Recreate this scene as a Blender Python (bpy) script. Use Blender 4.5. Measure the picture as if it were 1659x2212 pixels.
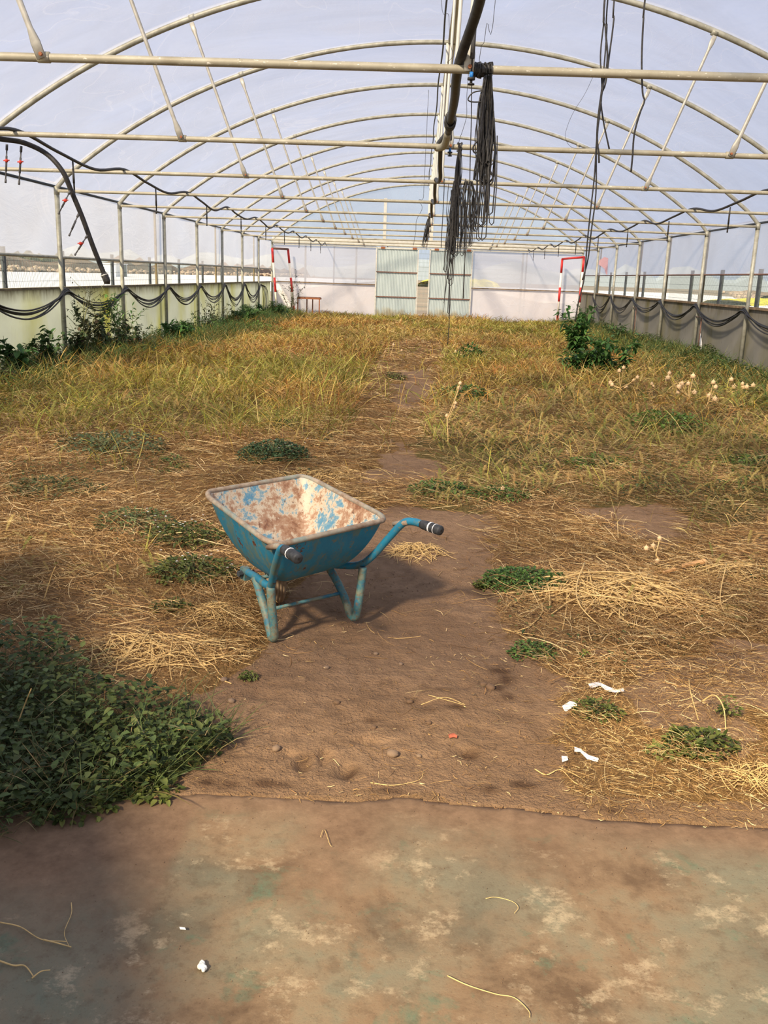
import bpy, math
import numpy as np
from mathutils import Vector, Matrix

for o in list(bpy.data.objects): bpy.data.objects.remove(o)
S = bpy.context.scene
COL = S.collection
PI = math.pi
rng = np.random.default_rng(7)

# ------------------------------------------------------------------ camera
YAW, PITCH, ROLL, FPX = 0.0283, 0.2551, 0.0347, 1955.46
IW, IH, CH = 1659, 2212, 1.65
_f = np.array([-math.sin(YAW)*math.cos(PITCH), math.cos(YAW)*math.cos(PITCH), -math.sin(PITCH)])
_r = np.array([math.cos(YAW), math.sin(YAW), 0.0])
_d = np.cross(_f, _r)
_R = math.cos(ROLL)*_r - math.sin(ROLL)*_d
_D = math.sin(ROLL)*_r + math.cos(ROLL)*_d
CAMP = np.array([0, 0, CH])
cd = bpy.data.cameras.new('camera'); cam = bpy.data.objects.new('camera', cd); COL.objects.link(cam)
cam.matrix_world = Matrix(((_R[0], -_D[0], -_f[0], 0), (_R[1], -_D[1], -_f[1], 0), (_R[2], -_D[2], -_f[2], CH), (0, 0, 0, 1)))
cd.sensor_fit = 'VERTICAL'; cd.sensor_height = 36; cd.lens = 36*FPX/IH
cd.clip_start = .05; cd.clip_end = 900
S.camera = cam
# measuring helpers: where a sight line meets the ground, a cross plane or a wall
def _ray(x, y): return _f + _R*((x-IW/2)/FPX) + _D*((y-IH/2)/FPX)
def G(x, y, z=0.): r = _ray(x, y); return CAMP + r*((z-CH)/r[2])
def PY(x, y, Y): r = _ray(x, y); return CAMP + r*(Y/r[1])
def PX(x, y, X): r = _ray(x, y); return CAMP + r*(X/r[0])

# ------------------------------------------------------------------ world, sun, exposure
S.view_settings.view_transform = 'Standard'; S.view_settings.look = 'None'
S.view_settings.gamma = 1; S.view_settings.use_curve_mapping = False
S.view_settings.exposure = 0.0
w = bpy.data.worlds.new('world'); S.world = w; w.use_nodes = True
nt = w.node_tree; nt.nodes.clear()
out = nt.nodes.new('ShaderNodeOutputWorld'); bg = nt.nodes.new('ShaderNodeBackground')
tc = nt.nodes.new('ShaderNodeTexCoord'); sep = nt.nodes.new('ShaderNodeSeparateXYZ'); rmp = nt.nodes.new('ShaderNodeValToRGB')
nt.links.new(tc.outputs['Generated'], sep.inputs[0]); nt.links.new(sep.outputs['Z'], rmp.inputs[0])
nt.links.new(rmp.outputs[0], bg.inputs[0]); nt.links.new(bg.outputs[0], out.inputs[0])
cr = rmp.color_ramp
cr.elements[0].position = 0.0; cr.elements[0].color = (.66, .74, .85, 1)
cr.elements[1].position = 1.0; cr.elements[1].color = (.44, .54, .80, 1)
e = cr.elements.new(.2); e.color = (.63, .71, .88, 1)
bg.inputs[1].default_value = .95
sd = bpy.data.lights.new('sun', 'SUN'); sun = bpy.data.objects.new('sun', sd); COL.objects.link(sun)
sd.energy = 8.4; sd.angle = math.radians(4.5); sd.color = (1.0, .83, .57)
SUNDIR = Vector((0.46, 0.88, -0.74)).normalized()      # direction the light travels
sun.rotation_euler = SUNDIR.to_track_quat('-Z', 'Y').to_euler()
sun.location = (-20, -10, 20)

# ------------------------------------------------------------------ dimensions
XL, XR, ZE, ZW, ZT, ZR, XM = -5.90, 6.46, 2.884, 1.27, 2.795, 5.14, .30
def YK(k): return 15.254 + 3.179*k
YE = YK(7)                                           # far end wall
YF = -2.2                                            # front end behind the camera

# ------------------------------------------------------------------ material helpers
def mat(name):
    m = bpy.data.materials.new(name); m.use_nodes = True; m.node_tree.nodes.clear(); return m, m.node_tree
def N(t, kind, **kw):
    n = t.nodes.new(kind)
    for k, v in kw.items(): setattr(n, k, v)
    return n
def setin(n, **kw):
    for k, v in kw.items(): n.inputs[k.replace('_', ' ')].default_value = v
def rgb(c): return (c[0], c[1], c[2], 1)
def noise(t, scale, detail=4, rough=.6, vec=None, stretch=None, dist=0):
    n = N(t, 'ShaderNodeTexNoise'); setin(n, Scale=scale, Detail=detail, Roughness=rough, Distortion=dist)
    if vec is None:
        vec = N(t, 'ShaderNodeTexCoord').outputs['Object']
    if stretch:
        m = N(t, 'ShaderNodeMapping'); m.inputs['Scale'].default_value = stretch
        t.links.new(vec, m.inputs[0]); vec = m.outputs[0]
    t.links.new(vec, n.inputs['Vector']); return n.outputs['Fac']
def ramp(t, src, stops, interp='LINEAR'):
    r = N(t, 'ShaderNodeValToRGB'); c = r.color_ramp; c.interpolation = interp
    while len(c.elements) < len(stops): c.elements.new(.5)
    for e, (p, col) in zip(c.elements, stops): e.position = p; e.color = rgb(col) if hasattr(col, '__len__') else (col, col, col, 1)
    t.links.new(src, r.inputs[0]); return r.outputs[0]
def mix(t, fac, a, b, blend='MIX'):
    m = N(t, 'ShaderNodeMix'); m.data_type = 'RGBA'; m.blend_type = blend
    for s, v in ((m.inputs[0], fac), (m.inputs[6], a), (m.inputs[7], b)):
        if hasattr(v, 'is_output') or isinstance(v, bpy.types.NodeSocket): t.links.new(v, s)
        elif hasattr(v, '__len__'): s.default_value = rgb(v)
        else: s.default_value = v
    return m.outputs[2]
def principled(t, color, rough=.6, metal=0, bump=None, bstr=.3, bdist=.01, spec=.5):
    b = N(t, 'ShaderNodeBsdfPrincipled'); o = N(t, 'ShaderNodeOutputMaterial')
    if isinstance(color, bpy.types.NodeSocket): t.links.new(color, b.inputs['Base Color'])
    else: b.inputs['Base Color'].default_value = rgb(color)
    if isinstance(rough, bpy.types.NodeSocket): t.links.new(rough, b.inputs['Roughness'])
    else: b.inputs['Roughness'].default_value = rough
    b.inputs['Metallic'].default_value = metal
    b.inputs['Specular IOR Level'].default_value = spec
    if bump is not None:
        bn = N(t, 'ShaderNodeBump'); setin(bn, Strength=bstr, Distance=bdist); t.links.new(bump, bn.inputs['Height']); t.links.new(bn.outputs[0], b.inputs['Normal'])
    t.links.new(b.outputs[0], o.inputs[0]); return b, o
def simple(name, c, rough=.6, metal=0, var=.25, scale=30, bstr=.15, spec=.4):
    m, t = mat(name); n = noise(t, scale)
    col = ramp(t, n, [(.3, tuple(x*(1-var) for x in c)), (.7, tuple(min(1, x*(1+var)) for x in c))])
    principled(t, col, rough, metal, n, bstr, .004, spec); return m

M = {}
# galvanised tube: dull, weathered, with pale splashes
m, t = mat('galvanised_steel'); n1 = noise(t, 9, 5); n2 = noise(t, 60, 3)
c = ramp(t, n1, [(.3, (.25, .245, .19)), (.7, (.44, .44, .37))])
c = mix(t, ramp(t, n2, [(.66, 0), (.72, 1)]), c, (.66, .63, .52))
principled(t, c, .55, .25, n2, .15, .002, .5); M['steel'] = m
m, t = mat('weathered_tie_bar'); n1 = noise(t, 5, 5); n2 = noise(t, 22, 3, stretch=(1, 4, 4))
c = ramp(t, n1, [(.3, (.30, .27, .19)), (.7, (.46, .44, .34))])
c = mix(t, ramp(t, n2, [(.64, 0), (.68, 1)]), c, (.80, .77, .66))
c = mix(t, ramp(t, noise(t, 38, 2), [(.74, 0), (.78, 1)]), c, (.12, .08, .04))
principled(t, c, .6, .15, n2, .15, .002, .5); M['tie'] = m
M['brace'] = simple('grey_brace_metal', (.40, .39, .34), .5, .2, .2, 12)
M['pale_metal'] = simple('pale_metal', (.62, .62, .55), .5, .2, .12, 8)
M['dark_metal'] = simple('dark_post_metal', (.05, .06, .07), .6, .2, .3, 8)
M['black_pipe'] = simple('black_polythene_pipe', (.028, .026, .024), .55, 0, .5, 25)
M['grey_weight'] = simple('grey_rubber', (.09, .09, .09), .6)
M['strap'] = simple('frayed_black_plastic', (.035, .033, .030), .42, 0, .6, 60)
M['hose'] = simple('drip_hose_rubber', (.018, .018, .018), .45)
M['blue_plastic'] = simple('blue_plastic', (.03, .22, .62), .4)
M['red_plastic'] = simple('red_plastic', (.6, .05, .03), .4)
M['fence_wire'] = simple('fence_wire', (.16, .20, .20), .5, .2)
M['rust'] = simple('rusty_steel', (.30, .11, .045), .8, 0, .5, 40)
M['rust_dark'] = simple('rust_brown_pipe', (.20, .11, .08), .8, 0, .4, 30)
M['red_paint'] = simple('red_paint', (.62, .035, .03), .5, 0, .15, 12)
M['white_paint'] = simple('white_paint', (.85, .80, .70), .5, 0, .08, 12)
M['white_plastic'] = simple('white_plastic_scrap', (.80, .80, .80), .5, 0, .1, 30)
M['cream'] = simple('cream_dropping', (.85, .84, .78), .7, 0, .15, 60)
M['stone'] = simple('stone', (.22, .15, .10), .9, 0, .3, 30, .4)
M['clod'] = simple('soil_clod', (.18, .11, .065), .95, 0, .3, 60, .6)
M['outstone'] = simple('pale_rubble', (.42, .33, .25), .9, 0, .3, 2, .4)
M['red_leaf'] = simple('red_scrap', (.36, .10, .055), .8)
M['bark'] = simple('orange_board', (.60, .34, .14), .8, 0, .25, 25)
M['capsule'] = simple('dry_capsule', (.70, .50, .28), .8, 0, .3, 12)
M['dry_stalk'] = simple('dry_stalk', (.60, .42, .18), .8, 0, .2, 30)
M['grey_leafstem'] = simple('weed_stem', (.16, .17, .08), .8, 0, .3, 20)
M['yellow_flower'] = simple('yellow_petals', (.8, .6, .05), .7)
M['white_flower'] = simple('white_petals', (.80, .82, .78), .7)

# greenhouse film
def film(name, tint=(.90, .93, 1.0), tr=.40, dust=(.62, .60, .58), diff=.35, glow_bands=False):
    m, t = mat(name); o = N(t, 'ShaderNodeOutputMaterial')
    tcc = N(t, 'ShaderNodeTexCoord').outputs['Object']
    n1 = noise(t, .55, 6, .62, tcc, dist=.6); n2 = noise(t, 2.2, 5, .7, tcc, stretch=(1, .25, 1), dist=1.5)
    n3 = noise(t, 40, 2, .5, tcc)
    tr_ = N(t, 'ShaderNodeBsdfTransparent'); tl = N(t, 'ShaderNodeBsdfTranslucent'); df = N(t, 'ShaderNodeBsdfDiffuse')
    n5 = noise(t, .6, 5, .6, tcc, stretch=(.6, .9, 1), dist=1.5)
    t.links.new(mix(t, ramp(t, n5, [(.34, 0), (.66, 1)]), tuple(x*.90 for x in tint), tuple(min(1, x*1.05) for x in tint)), tr_.inputs[0])
    c = mix(t, ramp(t, n1, [(.35, 0), (.7, .45)]), (.90, .90, .93), dust)
    c = mix(t, ramp(t, n2, [(.62, 0), (.75, .25)]), c, (1, 1, 1))
    t.links.new(c, tl.inputs[0]); t.links.new(c, df.inputs[0])
    bn = N(t, 'ShaderNodeBump'); setin(bn, Strength=.35, Distance=.05); t.links.new(n2, bn.inputs['Height'])
    t.links.new(bn.outputs[0], tl.inputs['Normal']); t.links.new(bn.outputs[0], df.inputs['Normal'])
    m1 = N(t, 'ShaderNodeMixShader'); m1.inputs[0].default_value = diff
    t.links.new(tl.outputs[0], m1.inputs[1]); t.links.new(df.outputs[0], m1.inputs[2])
    m2 = N(t, 'ShaderNodeMixShader')
    f = ramp(t, n1, [(.3, 1-tr-.07), (.7, 1-tr+.07)])
    crs = ramp(t, noise(t, .45, 2, .45, tcc, stretch=(1, .4, 1), dist=2.5), [(.492, 0), (.50, .07), (.508, 0)])
    ad0 = N(t, 'ShaderNodeMath', operation='ADD'); t.links.new(f, ad0.inputs[0]); t.links.new(crs, ad0.inputs[1]); f = ad0.outputs[0]
    if glow_bands:      # film whitened along each arch to put in light reflected off the tube
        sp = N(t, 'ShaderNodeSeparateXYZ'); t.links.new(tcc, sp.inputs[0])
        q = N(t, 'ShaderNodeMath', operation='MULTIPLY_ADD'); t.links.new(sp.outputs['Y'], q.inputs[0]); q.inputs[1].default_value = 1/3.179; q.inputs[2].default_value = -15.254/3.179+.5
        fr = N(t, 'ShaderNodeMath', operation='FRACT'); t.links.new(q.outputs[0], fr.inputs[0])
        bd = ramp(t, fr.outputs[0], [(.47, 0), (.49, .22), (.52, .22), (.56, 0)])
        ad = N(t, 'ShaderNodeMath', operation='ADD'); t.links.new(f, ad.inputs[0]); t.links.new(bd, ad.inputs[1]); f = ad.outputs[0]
    t.links.new(f, m2.inputs[0]); t.links.new(tr_.outputs[0], m2.inputs[1]); t.links.new(m1.outputs[0], m2.inputs[2])
    t.links.new(m2.outputs[0], o.inputs[0]); return m
M['film'] = film('greenhouse_film', (.81, .81, .90), .78, glow_bands=True)
M['film_side'] = film('side_curtain_film', (.86, .87, .92), .50)
M['film_end'] = film('end_wall_film', (.90, .92, .98), .26, (.68, .71, .76), .42)
M['film_gable'] = film('clear_gable_film', (.90, .96, 1.0), .72, (.7, .72, .75), .3)
M['film_end_low'] = film('peach_end_wall_film', (.95, .84, .76), .12, (.80, .68, .58), .6)  # lower part of the end wall, tinted peach

# low side walls: translucent grey-green sheet with algae runs
def lowwall(name, base, algae, amt, tl_amt):
    m, t = mat(name); o = N(t, 'ShaderNodeOutputMaterial')
    tcc = N(t, 'ShaderNodeTexCoord').outputs['Object']
    runs = noise(t, 1.5, 5, .6, tcc, stretch=(1, .55, .22), dist=.4); blot = noise(t, .9, 5, .6, tcc, stretch=(1, .5, .8)); fine = noise(t, 7, 5, .7, tcc, stretch=(1, 2, .4))
    c = mix(t, ramp(t, blot, [(.35, 0), (.65, 1)]), base, tuple(x*.82 for x in base))
    c = mix(t, ramp(t, runs, [(.46, 0), (.60, amt*.45), (.70, amt)]), c, algae)
    c = mix(t, ramp(t, fine, [(.62, 0), (.75, .45)]), c, tuple(x*.45 for x in algae))
    sp = N(t, 'ShaderNodeSeparateXYZ'); t.links.new(tcc, sp.inputs[0])
    mr = N(t, 'ShaderNodeMapRange'); setin(mr, From_Min=1.05, From_Max=1.27); t.links.new(sp.outputs['Z'], mr.inputs[0])
    mt = N(t, 'ShaderNodeMath', operation='MULTIPLY'); t.links.new(mr.outputs[0], mt.inputs[0]); t.links.new(ramp(t, fine, [(.35, .1), (.7, 1)]), mt.inputs[1])
    c = mix(t, mt.outputs[0], c, (.16, .13, .05))
    tl = N(t, 'ShaderNodeBsdfTranslucent'); df = N(t, 'ShaderNodeBsdfDiffuse')
    t.links.new(c, tl.inputs[0]); t.links.new(c, df.inputs[0])
    m1 = N(t, 'ShaderNodeMixShader'); m1.inputs[0].default_value = 1-tl_amt
    t.links.new(tl.outputs[0], m1.inputs[1]); t.links.new(df.outputs[0], m1.inputs[2]); t.links.new(m1.outputs[0], o.inputs[0]); return m
M['wall_l'] = lowwall('algae_stained_sheet_left', (.84, .88, .80), (.62, .62, .20), .85, .72)
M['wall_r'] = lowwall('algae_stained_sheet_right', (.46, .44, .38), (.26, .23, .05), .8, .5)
M['corr'] = simple('corrugated_sheet', (.66, .69, .61), .5, 0, .1, 2.0, .1)
m, t = mat('corrugated_door_sheet'); tcc = N(t, 'ShaderNodeTexCoord').outputs['Object']
sp = N(t, 'ShaderNodeSeparateXYZ'); t.links.new(tcc, sp.inputs[0])
n = noise(t, 2.2, 6, .65, tcc, stretch=(1, 1, .5))
ad = N(t, 'ShaderNodeMath', operation='MULTIPLY_ADD'); t.links.new(n, ad.inputs[0]); ad.inputs[1].default_value = 1.3; t.links.new(sp.outputs['Z'], ad.inputs[2])
c = ramp(t, ad.outputs[0], [(.45, (.50, .42, .25)), (1.0, (.68, .68, .56)), ]); 
c2 = mix(t, ramp(t, ad.outputs[0], [(.8, 0), (1.6 if False else 1.0, 1)]), c, (.72, .80, .78))
b, o = principled(t, c2, .5)
tl = N(t, 'ShaderNodeBsdfTranslucent'); t.links.new(c2, tl.inputs[0])
m1 = N(t, 'ShaderNodeMixShader'); m1.inputs[0].default_value = .45; t.links.new(b.outputs[0], m1.inputs[1]); t.links.new(tl.outputs[0], m1.inputs[2]); t.links.new(m1.outputs[0], o.inputs[0])
M['door'] = m

# soil
m, t = mat('dry_soil'); tcc = N(t, 'ShaderNodeTexCoord').outputs['Object']
n1 = noise(t, 1.3, 6, .6, tcc); n2 = noise(t, 14, 6, .7, tcc); n3 = noise(t, 90, 4, .6, tcc); n4 = noise(t, 4.5, 5, .6, tcc)
c = ramp(t, n1, [(.3, (.20, .122, .07)), (.7, (.31, .20, .12))])
c = mix(t, ramp(t, n2, [(.35, .5), (.6, 0)]), c, (.14, .085, .05))
c = mix(t, ramp(t, n4, [(.62, 0), (.72, .55)]), c, (.10, .058, .034))
c = mix(t, ramp(t, n3, [(.66, 0), (.74, .6)]), c, (.42, .31, .21))
at = N(t, 'ShaderNodeAttribute'); at.attribute_name = 'thatch'
th = ramp(t, noise(t, 30, 5, .7, tcc, stretch=(1, .4, 1), dist=2), [(.3, (.085, .045, .016)), (.7, (.30, .18, .07))])
c = mix(t, at.outputs['Fac'], c, th)
at2 = N(t, 'ShaderNodeAttribute'); at2.attribute_name = 'green'
gr = ramp(t, n2, [(.3, (.035, .05, .015)), (.7, (.12, .13, .04))])
c = mix(t, at2.outputs['Fac'], c, gr)
at3 = N(t, 'ShaderNodeAttribute'); at3.attribute_name = 'moist'
c = mix(t, at3.outputs['Fac'], c, (.075, .042, .025))
hh = N(t, 'ShaderNodeMath', operation='MULTIPLY_ADD'); t.links.new(n3, hh.inputs[0]); hh.inputs[1].default_value = .35; t.links.new(n2, hh.inputs[2])
principled(t, c, .95, 0, hh.outputs[0], 1.0, .03, .12); M['soil'] = m

# concrete slab: worn green paint, dust and cream scuffs
m, t = mat('worn_painted_concrete'); tcc = N(t, 'ShaderNodeTexCoord').outputs['Object']
n1 = noise(t, 2.1, 9, .66, tcc, dist=.3); n2 = noise(t, 4.6, 8, .68, tcc, dist=.3); n3 = noise(t, 5.5, 10, .76, tcc, stretch=(1, 1.25, 1)); n4 = noise(t, 170, 3, .6, tcc); n5 = noise(t, 1.3, 6, .6, tcc); n6 = noise(t, 24, 6, .7, tcc)
c = ramp(t, n1, [(.38, (.125, .080, .047)), (.48, (.225, .152, .090)), (.56, (.235, .180, .112)), (.64, (.18, .172, .115))])
c = mix(t, ramp(t, n5, [(.46, 0), (.58, .65)]), c, (.165, .168, .12))
c = mix(t, ramp(t, n2, [(.57, 0), (.68, .7)]), c, (.085, .160, .105))
c = mix(t, ramp(t, n2, [(.30, .35), (.40, 0)]), c, (.11, .175, .13))
c = mix(t, ramp(t, n3, [(.55, 0), (.63, .5), (.73, .85)]), c, (.50, .40, .26))
c = mix(t, ramp(t, n6, [(.35, .35), (.5, 0)]), c, (.085, .055, .033))
c = mix(t, ramp(t, n6, [(.6, 0), (.75, .3)]), c, (.30, .23, .15))
c = mix(t, ramp(t, n4, [(.25, .5), (.4, 0)]), c, (.07, .045, .027))
c = mix(t, ramp(t, n4, [(.70, 0), (.78, .45)]), c, (.40, .33, .24))
at = N(t, 'ShaderNodeAttribute'); at.attribute_name = 'dust'
c = mix(t, at.outputs['Fac'], c, ramp(t, noise(t, 14, 7, .75, tcc), [(.3, (.13, .08, .048)), (.7, (.25, .16, .098))]))
hh = N(t, 'ShaderNodeMath', operation='MULTIPLY_ADD'); t.links.new(n4, hh.inputs[0]); hh.inputs[1].default_value = .3; t.links.new(n6, hh.inputs[2])
principled(t, c, .85, 0, hh.outputs[0], .35, .006, .2); M['slab'] = m

# plants: colour per blade from a vertex attribute
def plantmat(name, trans=.3, rough=.7):
    m, t = mat(name); o = N(t, 'ShaderNodeOutputMaterial'); a = N(t, 'ShaderNodeAttribute'); a.attribute_name = 'col'
    n = noise(t, 45, 2); c = mix(t, .35, a.outputs['Color'], ramp(t, n, [(.35, .35), (.65, 1.0)]), 'MULTIPLY')
    b = N(t, 'ShaderNodeBsdfPrincipled'); t.links.new(c, b.inputs['Base Color']); b.inputs['Roughness'].default_value = rough; b.inputs['Specular IOR Level'].default_value = .25
    tl = N(t, 'ShaderNodeBsdfTranslucent'); t.links.new(c, tl.inputs[0])
    mx = N(t, 'ShaderNodeMixShader'); mx.inputs[0].default_value = trans
    t.links.new(b.outputs[0], mx.inputs[1]); t.links.new(tl.outputs[0], mx.inputs[2]); t.links.new(mx.outputs[0], o.inputs[0]); return m
M['straw'] = plantmat('dry_straw', .15, .6); M['grass'] = plantmat('grass_blades', .3, .6); M['leaf'] = plantmat('weed_leaves', .3, .5)

# wheelbarrow paint
def paint(name, inside):
    m, t = mat(name); tcc = N(t, 'ShaderNodeTexCoord').outputs['Object']
    n1 = noise(t, 8, 9, .74, tcc, dist=.25); n2 = noise(t, 30, 6, .72, tcc); n3 = noise(t, 13, 7, .72, tcc, stretch=(1, 1, .45)); n4 = noise(t, 120, 3, .6, tcc)
    if not inside:
        c = ramp(t, n1, [(.3, (.012, .14, .25)), (.7, (.02, .24, .38))])
        c = mix(t, ramp(t, n3, [(.48, 0), (.60, .75)]), c, (.12, .17, .12))
        c = mix(t, ramp(t, n2, [(.57, 0), (.62, .8)]), c, (.17, .17, .10))
        c = mix(t, ramp(t, n1, [(.615, 0), (.625, 1)]), c, (.11, .032, .015))
    else:
        c = ramp(t, n1, [(.36, (.22, .10, .055)), (.43, (.38, .225, .135)), (.475, (.42, .27, .175)), (.49, (.56, .46, .33)), (.53, (.62, .53, .40)), (.54, (.27, .38, .40)), (.60, (.10, .27, .40))])
        c = mix(t, ramp(t, n3, [(.56, 0), (.60, .8)]), c, (.64, .55, .41))
        c = mix(t, ramp(t, n2, [(.61, 0), (.65, .9)]), c, (.13, .06, .035))
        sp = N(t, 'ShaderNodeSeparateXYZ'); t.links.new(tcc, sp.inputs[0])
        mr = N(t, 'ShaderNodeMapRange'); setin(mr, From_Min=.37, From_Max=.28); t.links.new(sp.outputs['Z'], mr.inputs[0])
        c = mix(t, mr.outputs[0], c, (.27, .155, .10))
        c = mix(t, ramp(t, n4, [(.64, 0), (.72, .6)]), c, (.72, .64, .54))
    principled(t, c, .55, 0, n2, .3, .004, .4); return m
M['paint'] = paint('chipped_blue_paint', False); M['tray_in'] = paint('worn_tray_inside', True)
m, t = mat('weathered_leg_paint'); tcc = N(t, 'ShaderNodeTexCoord').outputs['Object']
n1 = noise(t, 12, 6, .7, tcc); n2 = noise(t, 60, 5, .7, tcc)
c = ramp(t, n1, [(.40, (.025, .14, .22)), (.48, (.07, .19, .20)), (.58, (.19, .21, .15))])
c = mix(t, ramp(t, n2, [(.53, 0), (.58, .75)]), c, (.17, .11, .06)); principled(t, c, .6, 0, n2, .3, .003); M['legpaint'] = m
m, t = mat('muddy_rim'); n1 = noise(t, 18, 6, .7); n2 = noise(t, 7, 3)
c = ramp(t, n1, [(.35, (.22, .15, .10)), (.6, (.38, .31, .23))]); c = mix(t, ramp(t, n2, [(.5, 0), (.66, .7)]), c, (.20, .30, .28)); principled(t, c, .8, 0, n1, .3, .003); M['rim'] = m
m, t = mat('dusty_tyre'); n1 = noise(t, 20, 5); c = ramp(t, n1, [(.3, (.17, .12, .075)), (.7, (.34, .25, .16))]); principled(t, c, .9, 0, n1, .4, .004); M['tyre'] = m
M['grip'] = simple('grip_tape', (.035, .038, .042), .6, 0, .5, 60)

# ------------------------------------------------------------------ mesh helpers
class MB:
    def __init__(s): s.v = []; s.f = []; s.n = 0
    def add(s, v, f):
        s.v += [tuple(map(float, p)) for p in v]; s.f += [tuple(i+s.n for i in q) for q in f]; s.n += len(v); return s
    def box(s, a, b):
        x0, y0, z0 = a; x1, y1, z1 = b
        return s.add([(x0,y0,z0),(x1,y0,z0),(x1,y1,z0),(x0,y1,z0),(x0,y0,z1),(x1,y0,z1),(x1,y1,z1),(x0,y1,z1)],
                     [(0,3,2,1),(4,5,6,7),(0,1,5,4),(1,2,6,5),(2,3,7,6),(3,0,4,7)])
    def tube(s, pts, r, n=8, cap=True, closed=False, squash=None):
        P = np.array([tuple(p) for p in pts], float); L = len(P)
        rr = np.full(L, r) if np.isscalar(r) else np.array(r, float)
        T = np.gradient(P, axis=0) if not closed else (np.roll(P, -1, 0)-np.roll(P, 1, 0))
        T /= np.linalg.norm(T, axis=1)[:, None]+1e-9
        u = np.cross(T[0], (0, 0, 1.)); 
        if np.linalg.norm(u) < .05: u = np.cross(T[0], (1., 0, 0))
        u /= np.linalg.norm(u); V = []
        for i in range(L):
            u = u - T[i]*np.dot(u, T[i]); u /= np.linalg.norm(u)+1e-9; w_ = np.cross(T[i], u)
            for j in range(n):
                a = 2*PI*j/n; V.append(P[i]+rr[i]*(math.cos(a)*u+math.sin(a)*w_))
        F = []; m_ = L if closed else L-1
        for i in range(m_):
            i2 = (i+1) % L
            for j in range(n): F.append((i*n+j, i*n+(j+1) % n, i2*n+(j+1) % n, i2*n+j))
        if cap and not closed: F.append(tuple(range(n))[::-1]); F.append(tuple((L-1)*n+j for j in range(n)))
        return s.add(V, F)
    def sphere(s, c, r, n=8, m=6, sc=(1, 1, 1)):
        V = [(c[0], c[1], c[2]+r*sc[2])]
        for i in range(1, m):
            for j in range(n):
                a = PI*i/m; b = 2*PI*j/n; V.append((c[0]+r*sc[0]*math.sin(a)*math.cos(b), c[1]+r*sc[1]*math.sin(a)*math.sin(b), c[2]+r*sc[2]*math.cos(a)))
        V.append((c[0], c[1], c[2]-r*sc[2])); F = []
        for j in range(n): F.append((0, 1+j, 1+(j+1) % n))
        for i in range(m-2):
            for j in range(n): a = 1+i*n+j; b = 1+i*n+(j+1) % n; F.append((a, a+n, b+n, b))
        k = len(V)-1
        for j in range(n): F.append((k, 1+(m-2)*n+(j+1) % n, 1+(m-2)*n+j))
        return s.add(V, F)
    def build(s, name, m, parent=None, smooth=False, loc=None):
        me = bpy.data.meshes.new(name)
        off = np.array(loc if loc is not None else (0, 0, 0), float)
        me.from_pydata([tuple(np.array(v)-off) for v in s.v], [], s.f); me.validate()
        for mm in (m if isinstance(m, (list, tuple)) else [m]): me.materials.append(mm)
        if smooth: me.polygons.foreach_set('use_smooth', [True]*len(me.polygons))
        o = bpy.data.objects.new(name, me); COL.objects.link(o)
        if parent is not None: o.parent = parent
        elif loc is not None: o.location = loc
        return o
def tag(o, label=None, cat=None, group=None, kind=None):
    if label: o['label'] = label
    if cat: o['category'] = cat
    if group: o['group'] = group
    if kind: o['kind'] = kind
    return o
def empty(name, loc, label=None, cat=None, group=None):
    o = bpy.data.objects.new(name, None); COL.objects.link(o); o.location = tuple(map(float, loc)); o.empty_display_size = .1
    return tag(o, label, cat, group)
def part(name, mb, m, root, smooth=True):   # mesh given in world coordinates, child of root (root unrotated)
    off = Vector((0, 0, 0)); q = root
    while q is not None: off = off+q.location; q = q.parent
    return mb.build(name, m, root, smooth, loc=tuple(off))
def copy_tree(o, parent=None):
    c_ = o.copy(); COL.objects.link(c_)
    if parent is not None: c_.parent = parent
    for ch in [x for x in bpy.data.objects if x.parent == o]: copy_tree(ch, c_)
    return c_
def spline(pts, n=6):
    P = np.array([tuple(p) for p in pts], float); Q = np.vstack([2*P[0]-P[1], P, 2*P[-1]-P[-2]]); out_ = []
    for i in range(1, len(Q)-2):
        for k in range(n):
            u = k/n; a, b, c_, d = Q[i-1], Q[i], Q[i+1], Q[i+2]
            out_.append(.5*((2*b)+(-a+c_)*u+(2*a-5*b+4*c_-d)*u*u+(-a+3*b-3*c_+d)*u**3))
    out_.append(P[-1]); return np.array(out_)
ORD = ['first', 'second', 'third', 'fourth', 'fifth', 'sixth', 'seventh', 'eighth', 'ninth', 'tenth', 'eleventh', 'twelfth', 'thirteenth']

# value noise on the ground plane
_H = rng.random((256, 256))
def vn(x, y, s):
    x = np.asarray(x)*s+1000; y = np.asarray(y)*s+1000; xi = np.floor(x).astype(int); yi = np.floor(y).astype(int); fx = x-xi; fy = y-yi
    fx = fx*fx*(3-2*fx); fy = fy*fy*(3-2*fy); h = lambda a, b: _H[a % 256, b % 256]
    return (h(xi, yi)*(1-fx)+h(xi+1, yi)*fx)*(1-fy)+(h(xi, yi+1)*(1-fx)+h(xi+1, yi+1)*fx)*fy
def inpoly(px, py, poly):
    px = np.asarray(px, float); py = np.asarray(py, float); r = np.zeros(px.shape, bool); n = len(poly)
    for i in range(n):
        x0, y0 = poly[i]; x1, y1 = poly[(i+1) % n]
        if y0 == y1: continue
        c_ = ((y0 > py) != (y1 > py)) & (px < (x1-x0)*(py-y0)/(y1-y0)+x0); r ^= c_
    return r
def gp(pts): return [tuple(G(x, y)[:2]) for x, y in pts]
PATH = gp([(330,1725),(400,1660),(490,1590),(430,1500),(520,1420),(590,1340),(650,1280),(700,1190),(790,1110),(850,1085),(930,1095),(1060,1115),(1085,1180),(1040,1250),(1090,1340),(1130,1420),(1200,1480),(1235,1560),(1190,1640),(1240,1740),(1320,1790)])
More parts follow.
